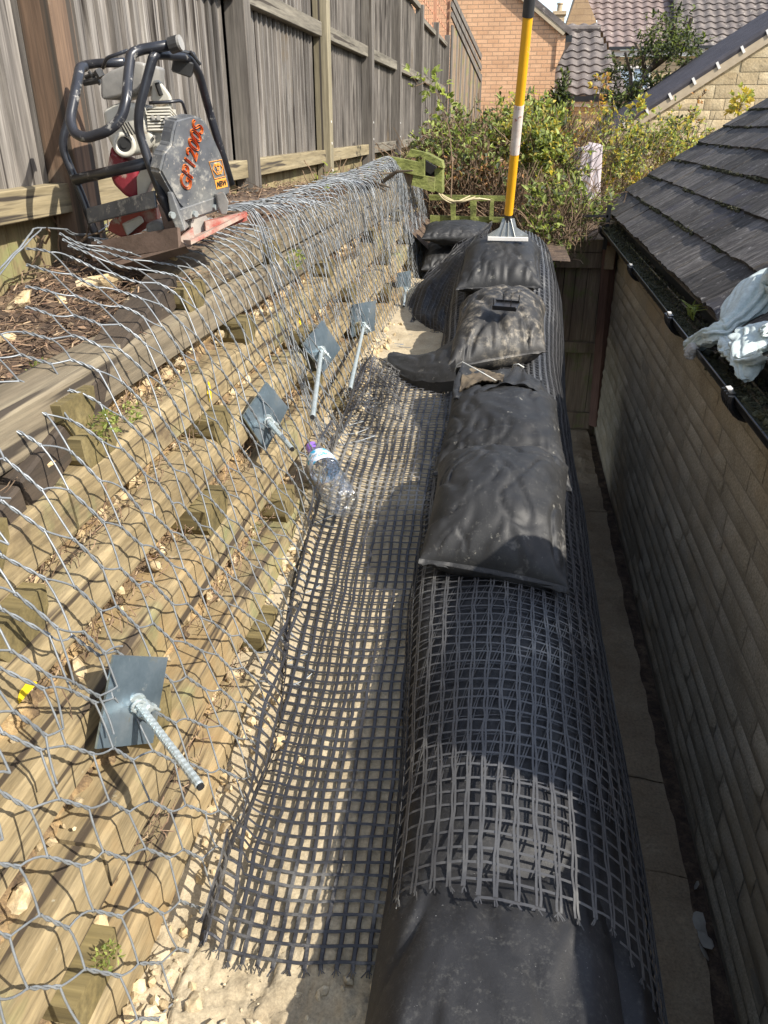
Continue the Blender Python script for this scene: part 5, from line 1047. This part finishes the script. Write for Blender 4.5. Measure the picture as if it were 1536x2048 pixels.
# pantiled roofs
def pantiles(mb, o, u, v, W, H, tw=.30, th=.30, clip=None, amp=.035):
    o, u, v = np.array(o, float), np.array(u, float), np.array(v, float); u /= np.linalg.norm(u); v /= np.linalg.norm(v); n = np.cross(u, v); nr = int(H/th)
    a = np.arange(0, W, tw/8)
    for r in range(nr+1):
        b = np.linspace(0, th+.05, 4); A, B = np.meshgrid(a, b, indexing='ij'); ph = (A/tw) % 1.0
        h = amp*(np.where(ph < .68, np.sin(ph/.68*PI), -.35*np.sin((ph-.68)/.32*PI)))+.035*(1-B/th)+.012*_h(np.floor(A/tw).astype(int), np.full(A.shape, r), np.zeros(A.shape, int), 5)
        BB = B+r*th+.02*_h(np.floor(A/tw).astype(int), np.full(A.shape, r), np.zeros(A.shape, int), 9)
        P = o+A[..., None]*u+BB[..., None]*v+h[..., None]*n
        if clip is not None:
            k = [i for i in range(len(a)) if clip(a[i], r*th)]
            if len(k) < 2: continue
            P = P[k[0]:k[-1]+1]
        mb.grid(P); mb.grid(np.stack([P[:, 0], P[:, 0]-n*.05], 1))
    return mb
ho = empty('pantiled_house', 'far house with pinkish and grey pantiled roofs, pale eaves and stone walls', 'house')
# lower roof on the left
e0, e1_ = AY(1108, 193, 22), AY(1262, 193, 22); vv_ = Vector((0, .82, .57)); mb = MB(); W = (e1_-e0).x; 
pantiles(mb, e0, (1, 0, 0), vv_, W+.4, 2.75, clip=lambda a, b: a < W-.05-b*.27); mb.build('lower_roof', m_tileB, ho, smooth=True)
mb = MB(); mb.box(((e0.x+e1_.x)/2, 21.9, e0.z-.06), (W, .12, .12)); mb.build('lower_gutter', m_plastic, ho); mb = MB(); mb.box(((e0.x+e1_.x)/2, 21.98, e0.z-.17), (W, .06, .11)); mb.build('lower_fascia', m_white, ho)
m_lowst = brick_mat('buff_stone_blocks', (.50, .38, .22), (.60, .48, .30), (.36, .28, .17), .5, .16, .014); m_lowst2 = brick_mat('brown_gable_blocks', (.36, .24, .13), (.42, .29, .17), (.3, .2, .12), .5, .16, .01)
mb = MB(); mb.box(((e0.x+e1_.x)/2+.1, 23.2, e0.z-1.9), (W+.4, 2.3, 3.5)); mb.build('lower_wall', m_lowst, ho)
tp = e0+vv_.normalized()*2.75; mb = MB(); mb.tube([tp+Vector((.1, 0, .05)), tp+Vector((W-.72, 0, .05))], .09, 8); mb.build('ridge', m_tileB, ho)
# main roof behind, two shades
E0, E1 = AY(1216, 99, 27.5), AY(1352, 99, 27.5); Wm = (E1-E0).x; mb = MB(); pantiles(mb, E0-Vector((1.6, 0, 0)), (1, 0, 0), (0, .82, .57), Wm+2.1, 5.6, clip=lambda a, b: a > 1.6-.28*b if b < 99 else True); mb.build('pink_roof', m_tileA, ho, smooth=True)
F0, F1 = AY(1353, 99, 27.2), AY(1560, 99, 27.2); Wf = (F1-F0).x; mb = MB(); pantiles(mb, F0, (1, 0, 0), (0, .80, .60), Wf+.5, 5.4); mb.build('grey_roof', m_tileB, ho, smooth=True)
mb = MB(); mb.box(((E0.x+F1.x)/2, 27.25, E0.z-.12), (F1.x-E0.x, .10, .15)); mb.build('pale_fascia', m_white, ho); mb = MB(); mb.box(((E0.x+F1.x)/2, 27.12, E0.z+.0), (F1.x-E0.x, .12, .08)); mb.build('gutter', m_plastic, ho)
mb = MB(); mb.box(((E0.x+F1.x)/2+.2, 28.5, E0.z-3.2), (F1.x-E0.x-.3, 2.3, 6.0)); mb.build('wall', m_lowst, ho)
wn = MB(); a, b = AY(1232, 135, 27.3), AY(1296, 178, 27.3); wn.box(((a.x+b.x)/2, 27.32, (a.z+b.z)/2), (b.x-a.x, .05, a.z-b.z)); wno = wn.build('window', m_glass_w, ho)
mb = MB()
for xx in (a.x, (a.x+b.x)/2, b.x): mb.box((xx, 27.28, (a.z+b.z)/2), (.06, .06, a.z-b.z+.06))
for zz in (a.z, b.z): mb.box(((a.x+b.x)/2, 27.285, zz), (b.x-a.x, .05, .06))
mb.build('window_frame', m_white, wno)
mb = MB(); g = [AY(1128, 62, 28.6), AY(1150, 0, 28.6), AY(1162, -40, 28.6), AY(1176, 0, 28.6), AY(1200, 62, 28.6)]; mb.prism(g, (0, 4, 0)); mb.prism([AY(1128, 62, 28.65), AY(1240, 62, 28.65), AY(1240, 260, 28.65), AY(1128, 260, 28.65)], (0, 3.8, 0)); mb.build('rear_gable', m_lowst2, ho)
ch = empty('chimney', 'buff brick chimney with a single pot against the sky', 'chimney'); m_chb = brick_mat('chimney_brick', (.52, .40, .24), (.60, .47, .30), (.4, .3, .2), .22, .075, .01)
a, b = AY(1107, 26, 36), AY(1129, 58, 36); mb = MB(); mb.box(((a.x+b.x)/2, 36.3, (a.z+b.z)/2-1), (b.x-a.x-.06, .6, a.z-b.z+2)); mb.build('stack', m_chb, ch)
mb = MB(); mb.box(((a.x+b.x)/2, 36.3, a.z), (b.x-a.x+.04, .7, .12)); mb.build('cap', m_chb, ch); mb = MB(); mb.lathe([(.0, 0), (.11, 0), (.10, .24), (.13, .26), (.12, .30), (.08, .3)], 14, mat=Matrix.Translation(((a.x+b.x)/2, 36.3, a.z+.06))); mb.build('pot', m_lead, ch)
# near stone gable outbuilding on the right
sg = empty('stone_outbuilding', 'sunlit buff stone gable with dark pantiled verge and pale clips, right of the tree', 'outbuilding'); Yg_ = 13.6
ga0, ga1 = AY(1236, 262, Yg_), AY(1560, 52, Yg_); gs = (ga1.z-ga0.z)/(ga1.x-ga0.x)
class Clip:
    def __call__(self, a, v): return v < self.top(a)
    def top(self, a): return np.maximum((np.asarray(a)*gs+(ga0.z-zg0)-.10), 0)
zg0 = -1.2; cp = Clip(); Wg = 4.2
mb = MB(); stone_wall(mb, (ga0.x, Yg_, zg0), (1, 0, 0), (0, 0, 1), Wg, 4.4, (.11, .19), (.22, .60), bulge=.013, gap=.005, res=.045, clip=cp, seed=9)
m_gab = pmat('gable_block', [(.40, .30, .165), (.53, .42, .255), (.62, .52, .34)], 2.5, .95, bump=.8, bscale=22, bdist=.012, island=.12, grain=(45, .25)); mb.build('stonework', m_gab, sg, smooth=True)
mb = MB(); mb.prism([(ga0.x, Yg_+.01, zg0-.3), (ga0.x+Wg, Yg_+.01, zg0-.3), (ga0.x+Wg, Yg_+.01, ga0.z+gs*Wg-.1), (ga0.x, Yg_+.01, ga0.z-.1)], (0, 5, 0)); mb.build('wall', m_sgable, sg)
u = Vector((1, 0, gs)).normalized(); nU = Vector((-gs, 0, 1)).normalized(); mb = MB(); mb.box(Vector((ga0.x, Yg_-.03, ga0.z-.06))+u*2.4, (5.2, .10, .11), Matrix((u, Vector((0, 1, 0)), nU)).transposed()); mb.build('bargeboard', m_lead, sg)
mb = MB(); mb.box(Vector((ga0.x, Yg_+2.4, ga0.z+.0))+u*2.35, (5.3, 4.8, .06), Matrix((u, Vector((0, 1, 0)), nU)).transposed())
for k in range(14): mb.tube([Vector((ga0.x, Yg_-.04+k*.30, ga0.z+.06))-u*.3, Vector((ga0.x, Yg_-.04+k*.30, ga0.z+.06))+u*5], .055, 7)
mb.build('roof', m_tiled, sg)
for k in range(13): mb = MB(); mb.box(Vector((ga0.x, Yg_-.085, ga0.z+.015))+u*(.1+k*.36), (.035, .03, .10), Matrix((u, Vector((0, 1, 0)), nU)).transposed()); mb.build('verge_clip', m_white, sg)
print('houses done')

# ------------------------------------------------------------------ vegetation
LM = [lf_g, lf_l, lf_d, lf_y, lf_o, lf_b]
def rdir():
    z = random.uniform(-1, 1); a = random.uniform(0, 2*PI); r = math.sqrt(1-z*z); return Vector((r*math.cos(a), r*math.sin(a), z))
def leaf(mb, p, d, n, l, w, mi):
    s = d.cross(n); s = s.normalized() if s.length > 1e-5 else d.orthogonal().normalized(); n = s.cross(d)
    mb.add([p, p+d*l*.35+s*w*.5+n*w*.18, p+d*l*.72+s*w*.38+n*w*.1, p+d*l-n*w*.2, p+d*l*.72-s*w*.38+n*w*.1, p+d*l*.35-s*w*.5+n*w*.18, p+d*l*.5], [(0, 1, 2, 6), (6, 2, 3), (0, 6, 4, 5), (6, 3, 4)], mi)
def spray(mb, tw, p, d, length, nl, ls, mis, droop=.3, r=.003):
    pts = [p]; q = p.copy(); dd = d.normalized(); k = 5
    for i in range(k): dd = (dd+Vector((random.gauss(0, .14), random.gauss(0, .14), random.gauss(0, .1)-droop/k))).normalized(); q = q+dd*length/k; pts.append(q.copy())
    tw.tube(pts, [r*(1-.7*i/k) for i in range(k+1)], 3, cap=False)
    for i in range(nl):
        t = random.uniform(.15, 1)*k; j = min(int(t), k-1); c = pts[j].lerp(pts[j+1], t-j); ax_ = (pts[j+1]-pts[j]).normalized(); o = (rdir()*.9+ax_*.4+Vector((0, 0, .1))).normalized()
        leaf(mb, c, o, (rdir()*.6+Vector((.2, -.2, .8))).normalized(), ls*random.choice([.5, .7, .9, 1.1, 1.5])*random.uniform(.8, 1.2), ls*random.uniform(.3, .65), random.choice(mis))
def bush(name, label, boxes, n, ls, mis, seed, twigs=.35, ln=.32, cat='bush', stems=True, group=None, nl=14):
    random.seed(seed); mb = MB(); tw = MB(); nb_ = len(boxes)
    wts = [abs((b[1]-b[0])*(b[3]-b[2])*(b[5]-b[4]))**.66 for b in boxes]
    for i in range(n):
        b = random.choices(boxes, wts)[0]; c = Vector(((b[0]+b[1])/2, (b[2]+b[3])/2, (b[4]+b[5])/2)); h = Vector(((b[1]-b[0])/2, (b[3]-b[2])/2, (b[5]-b[4])/2))
        d = rdir(); d.y = -abs(d.y) if random.random() < .75 else d.y; rr = random.uniform(.55, 1)**.5*(1+.35*sn(d.x*2.2+seed, d.y*2.2, d.z*2.2)); p = c+Vector((d.x*h.x, d.y*h.y, d.z*h.z))*rr
        if sn(p.x*3.1, p.y*3.1, p.z*3.1, seed) < -.34: continue
        out = (Vector((d.x, d.y, d.z+.45))+rdir()*.5).normalized(); mm_ = mis(p) if callable(mis) else mis
        spray(mb, tw, p-out*ln*.3, out, ln*random.uniform(.5, 1.2), nl, ls, mm_)
    if stems:
        for i in range(int(n*twigs)):
            b = random.choices(boxes, wts)[0]; p = Vector((random.uniform(b[0], b[1]), random.uniform(b[2], b[3]), b[4]+random.uniform(-.1, .1))); d = Vector((random.gauss(0, .5), random.gauss(0, .4), random.uniform(.3, 1))).normalized(); q = p.copy(); pts = [q.copy()]
            for k in range(7): d = (d+rdir()*.32).normalized(); q = q+d*(b[5]-b[4])*.16; pts.append(q.copy())
            tw.tube(pts, .0035, 3, cap=False)
    o = empty(name, label, cat, group); b = boxes[0]
    mb.build('foliage', LM, o); tw.build('stems', m_twig, o); return o
G, Li, D, Ye, Or, Br = range(6)
def bx(u0, u1, v0, v1, y, d): a, b = AY(u0, v1, y), AY(u1, v0, y); return (a.x, b.x, y-d/2, y+d/2, a.z, b.z)
bush('thicket', 'olive green and brown tangled thicket on the left beside the fence and mossy timbers', [bx(830, 985, 265, 395, 8.6, 1.3), bx(880, 965, 240, 320, 9.6, 1.2), bx(895, 1010, 300, 400, 7.9, .8)], 560, .05, lambda p: [G, Br, G, Li, Br, D] if p.z > -.35 else [Br, Br, G, D, Or], 1, twigs=.9)
bush('green_shrub', 'dense light green shrub behind the yellow pole, in front of the brick house', [bx(960, 1105, 215, 400, 9.2, 1.4), bx(1000, 1150, 250, 410, 8.7, 1.0), bx(1040, 1130, 215, 280, 10.2, 1.0)], 900, .058, [G, Li, Li, G, D, Ye], 2, twigs=.3)
bush('yellowing_shrub', 'yellow and rust coloured autumn shrub right of the draped post', [bx(1180, 1400, 275, 400, 10.8, 1.6), bx(1130, 1290, 235, 420, 10.0, 1.0), bx(1290, 1420, 245, 330, 11.5, 1.2)], 800, .052, lambda p: [Ye, Li, Or, G, Ye, Li] if sn(p.x*1.8, p.z*2.5, 0, 7) > -.1 else [G, D, Li, Ye], 3, twigs=.35)
bush('rusty_shrub', 'rust tinged bush with dry stems between the green shrub and the draped post', [bx(1085, 1160, 235, 400, 9.9, .8)], 200, .045, [Or, Ye, G, Br, Or], 4, twigs=.9)
bush('bramble', 'bright green bramble trailing over the old back fence beside the geogrid hood', [bx(1040, 1190, 385, 460, 7.3, .5), bx(1090, 1180, 430, 500, 7.25, .3), bx(1120, 1225, 360, 430, 7.7, .5)], 260, .055, [Li, G, G, Li, D], 5, twigs=.9, ln=.22, nl=8)
bush('dark_undergrowth', 'brown leafless undergrowth filling the shade behind the low trellis', [bx(850, 1060, 345, 450, 7.7, .6)], 130, .04, [Br, D, Br, Or], 6, twigs=5, ln=.2, nl=6)
bush('ivy', 'dark green ivy climbing the corner of the brick house', [bx(1104, 1136, 160, 262, 18.3, .35)], 150, .075, [D, G, D], 7, stems=False, ln=.25, cat='climber')
bush('weed_patch', 'small green weeds and stems at the far end of the terrace under the posts', [(-1.32, -1.0, 5.1, 6.2, -.42, -.28)], 26, .045, [Li, G, Br], 8, twigs=1.5, ln=.14, cat='weed', nl=5)
bush('weed_patch', 'low fresh weeds at the foot of the reddish fence post', [(-1.44, -1.3, 2.1, 2.7, -.40, -.30)], 16, .03, [Li, G], 9, twigs=1.0, ln=.10, cat='weed', nl=5)
bush('hanging_plant', 'feathery yellow-green plant hanging over the fence at the top left', [(-1.42, -1.30, 3.02, 3.22, .62, .98)], 60, .022, [Li, Ye, G], 10, twigs=.6, ln=.12, cat='plant', nl=12)
# tufts growing out of the timber wall
for i, (u, v, sc, lb) in enumerate(((590, 520, .05, 'green sprig growing through the mesh near the top sleeper'), (210, 850, .04, 'green weed tuft between the upper sleepers'), (60, 735, .04, 'green seedlings on the bank soil near the left edge'), (215, 1915, .03, 'tiny green tuft in the lowest sleeper gap'), (150, 500, .05, 'pale green rosette under the fence skirt'), (262, 825, .03, 'small weed sprig beside a lodged stone'), (90, 725, .05, 'clump of green seedlings on the soil behind the sloping cap'))):
    if v < 760 and u < 200: p = AZ(u, v, -.5 if v > 600 else -.38); p.z = float(bank_z(p.x, p.y))
    else: r = ray(u, v); t = -1.0/(r[0]+.3*r[2]); p = Vector(r*t)
    random.seed(i+50); mb = MB()
    for k in range(60): d = (rdir()+Vector((.5, 0, .5))).normalized(); leaf(mb, p+rdir()*sc*.7, d, rdir(), sc*.4, sc*.16, random.choice([0, 1, 1]))
    tag(mb.build('weed_tuft', LM), lb, 'weed', 'weeds on the bank and wall')
# slender bramble shoot in front of the fence
def shoot(name, label, px, y, ls, n, mis, seed, r=.006):
    random.seed(seed); o = empty(name, label, 'sapling'); pts = [AY(u, v, yy) for (u, v), yy in zip(px, y)]; tw = MB(); mb = MB(); tw.tube(pts, [r*(1-.75*i/len(pts)) for i in range(len(pts))], 5)
    for i in range(n):
        t = random.uniform(.3, 1)*(len(pts)-1); j = min(int(t), len(pts)-2); c = pts[j].lerp(pts[j+1], t-j); d = (rdir()+Vector((0, 0, .3))).normalized(); e = c+d*random.uniform(.03, .16); tw.tube([c, e], .0015, 3, cap=False)
        for k in range(3): leaf(mb, e+rdir()*.01, (d+rdir()*.8).normalized(), (rdir()+Vector((0, 0, 1))).normalized(), ls, ls*.55, random.choice(mis))
    tw.build('stem', m_twig, o); mb.build('foliage', LM, o)
shoot('bramble_shoot', 'tall arching green shoot standing before the far fence posts', [(902, 395), (905, 330), (900, 270), (888, 215), (870, 180), (850, 165), (825, 175)], [6.7, 6.8, 6.9, 7.0, 7.1, 7.1, 7.0], .06, 34, [G, Li, Li], 31)
shoot('sapling', 'thin yellow-leaved sapling left of the stone gable, against the low roof', [(1205, 270), (1203, 240), (1197, 210), (1200, 175), (1215, 165)], [13, 13, 13, 13, 13], .07, 30, [Ye, Or], 32, .012)
shoot('sapling', 'slim yellow-leaved shoot in front of the verge tiles', [(1260, 262), (1265, 240), (1278, 222), (1290, 212)], [13, 13, 13, 13], .09, 24, [Ye, Li], 33, .012)
shoot('sapling', 'bright yellow-leaved sapling against the stone gable at the right edge', [(1476, 262), (1474, 240), (1480, 215), (1492, 188)], [12.9]*4, .085, 50, [Ye, Li, Ye], 34, .012)
shoot('bare_shoot', 'nearly leafless reddish shoot against the stone gable', [(1380, 262), (1384, 240), (1392, 215), (1398, 190)], [12.9]*4, .05, 16, [Or, Br], 35, .010)
# tree in front of the far house
random.seed(77); tr_ = empty('garden_tree', 'sparse dark olive small-leaved tree in front of the far house windows', 'tree'); tk = MB(); lv = MB(); Y0 = 17.5
base = AY(1255, 262, Y0); stems = [[(1250, 262), (1262, 210), (1290, 150), (1325, 100), (1350, 50)], [(1254, 262), (1262, 200), (1262, 150), (1250, 105)], [(1262, 230), (1310, 180), (1350, 150), (1378, 118)], [(1300, 140), (1340, 110), (1372, 70), (1382, 35)], [(1290, 150), (1285, 110), (1270, 85)]]
ends = []
for st in stems:
    pts = [AY(u, v, Y0+random.uniform(-.3, .3)) for u, v in st]; tk.tube(pts, [.05*(1-.7*i/len(pts)) for i in range(len(pts))], 6)
    for a, b in zip(pts, pts[1:]):
        for t in np.linspace(0, 1, 6): ends.append(a.lerp(b, t))
blobs = [(1330, 95, .75), (1355, 60, .5), (1300, 165, .85), (1262, 190, .6), (1255, 130, .45), (1345, 140, .65), (1370, 105, .5), (1290, 215, .5), (1365, 175, .35), (1340, 190, .6), (1235, 160, .4), (1320, 130, .6), (1280, 150, .6), (1250, 215, .45)]
for (u, v, r) in blobs:
    c = AY(u, v, Y0+random.uniform(-.3, .3))
    for i in range(int(120*r)):
        d = rdir(); p = c+Vector((d.x*.65, d.y*.7, d.z*.7))*r*random.random()**.45
        if sn(p.x*3.2, p.y*3.2, p.z*3.2, 5) < -.28: continue
        spray(lv, tk, p, (d+Vector((0, 0, .4))).normalized(), .22, 9, .075, [D, D, G, D, G], r=.004)
tk.build('trunk', m_bark, tr_); lv.build('crown', LM, tr_)
# pale dry vine stems trailing over the trellis end
mb = MB()
for k in range(5): mb.tube(rnd_path([AY(872+3*k, 378+3*k, 6.6), AY(885+8*k, 398+2*k, 6.5), AY(905+12*k, 408-3*k, 6.5), AY(940+10*k, 392+2*k, 6.6)], .05), .006, 5, cap=False)
tag(mb.build('dry_vine', pmat('dry_stem', [(.40, .33, .18), (.52, .45, .28)], 20, .9, bump=.2), smooth=True), 'pale dry vine stems looping over the left end of the low trellis', 'vine')
# old roots and a broken stump on the terrace
mb = MB(); random.seed(12)
for k in range(9): p = AY(700+random.uniform(-8, 70), 372+random.uniform(-8, 14), 5.4); q = p+Vector((random.uniform(-.1, .3), random.uniform(-.2, .2), random.uniform(.0, .12))); mb.tube([p, p.lerp(q, .5)+Vector((0, 0, .03)), q], [.014, .011, .004], 6)
mb.tube([AY(722, 376, 5.3), AY(720, 348, 5.35), AY(716, 335, 5.4)], [.03, .022, .008], 7)
tag(mb.build('dead_roots', m_bark), 'dead woody roots and stub lying on the far terrace by the posts', 'roots')

# ------------------------------------------------------------------ put every root Empty at the base of its thing
done = set()
for o in list(C.objects):
    if o.type == 'EMPTY' and o.parent is None and o.location.length < 1e-6:
        kids = [c for c in o.children_recursive if c.type == 'MESH']
        if not kids: continue
        mn = np.full(3, 1e9); mxx = np.full(3, -1e9)
        for c in kids:
            if len(c.data.vertices) == 0: continue
            a = np.empty(len(c.data.vertices)*3); c.data.vertices.foreach_get('co', a); a = a.reshape(-1, 3); mn = np.minimum(mn, a.min(0)); mxx = np.maximum(mxx, a.max(0))
        bse = np.array([(mn[0]+mxx[0])/2, (mn[1]+mxx[1])/2, mn[2]]); o.location = bse
        for c in kids:
            if c.data.name in done: continue
            done.add(c.data.name); a = np.empty(len(c.data.vertices)*3); c.data.vertices.foreach_get('co', a); a = a.reshape(-1, 3)-bse; c.data.vertices.foreach_set('co', a.ravel()); c.data.update()
print('objects', len(C.objects), 'verts', sum(len(o.data.vertices) for o in C.objects if o.type == 'MESH'))
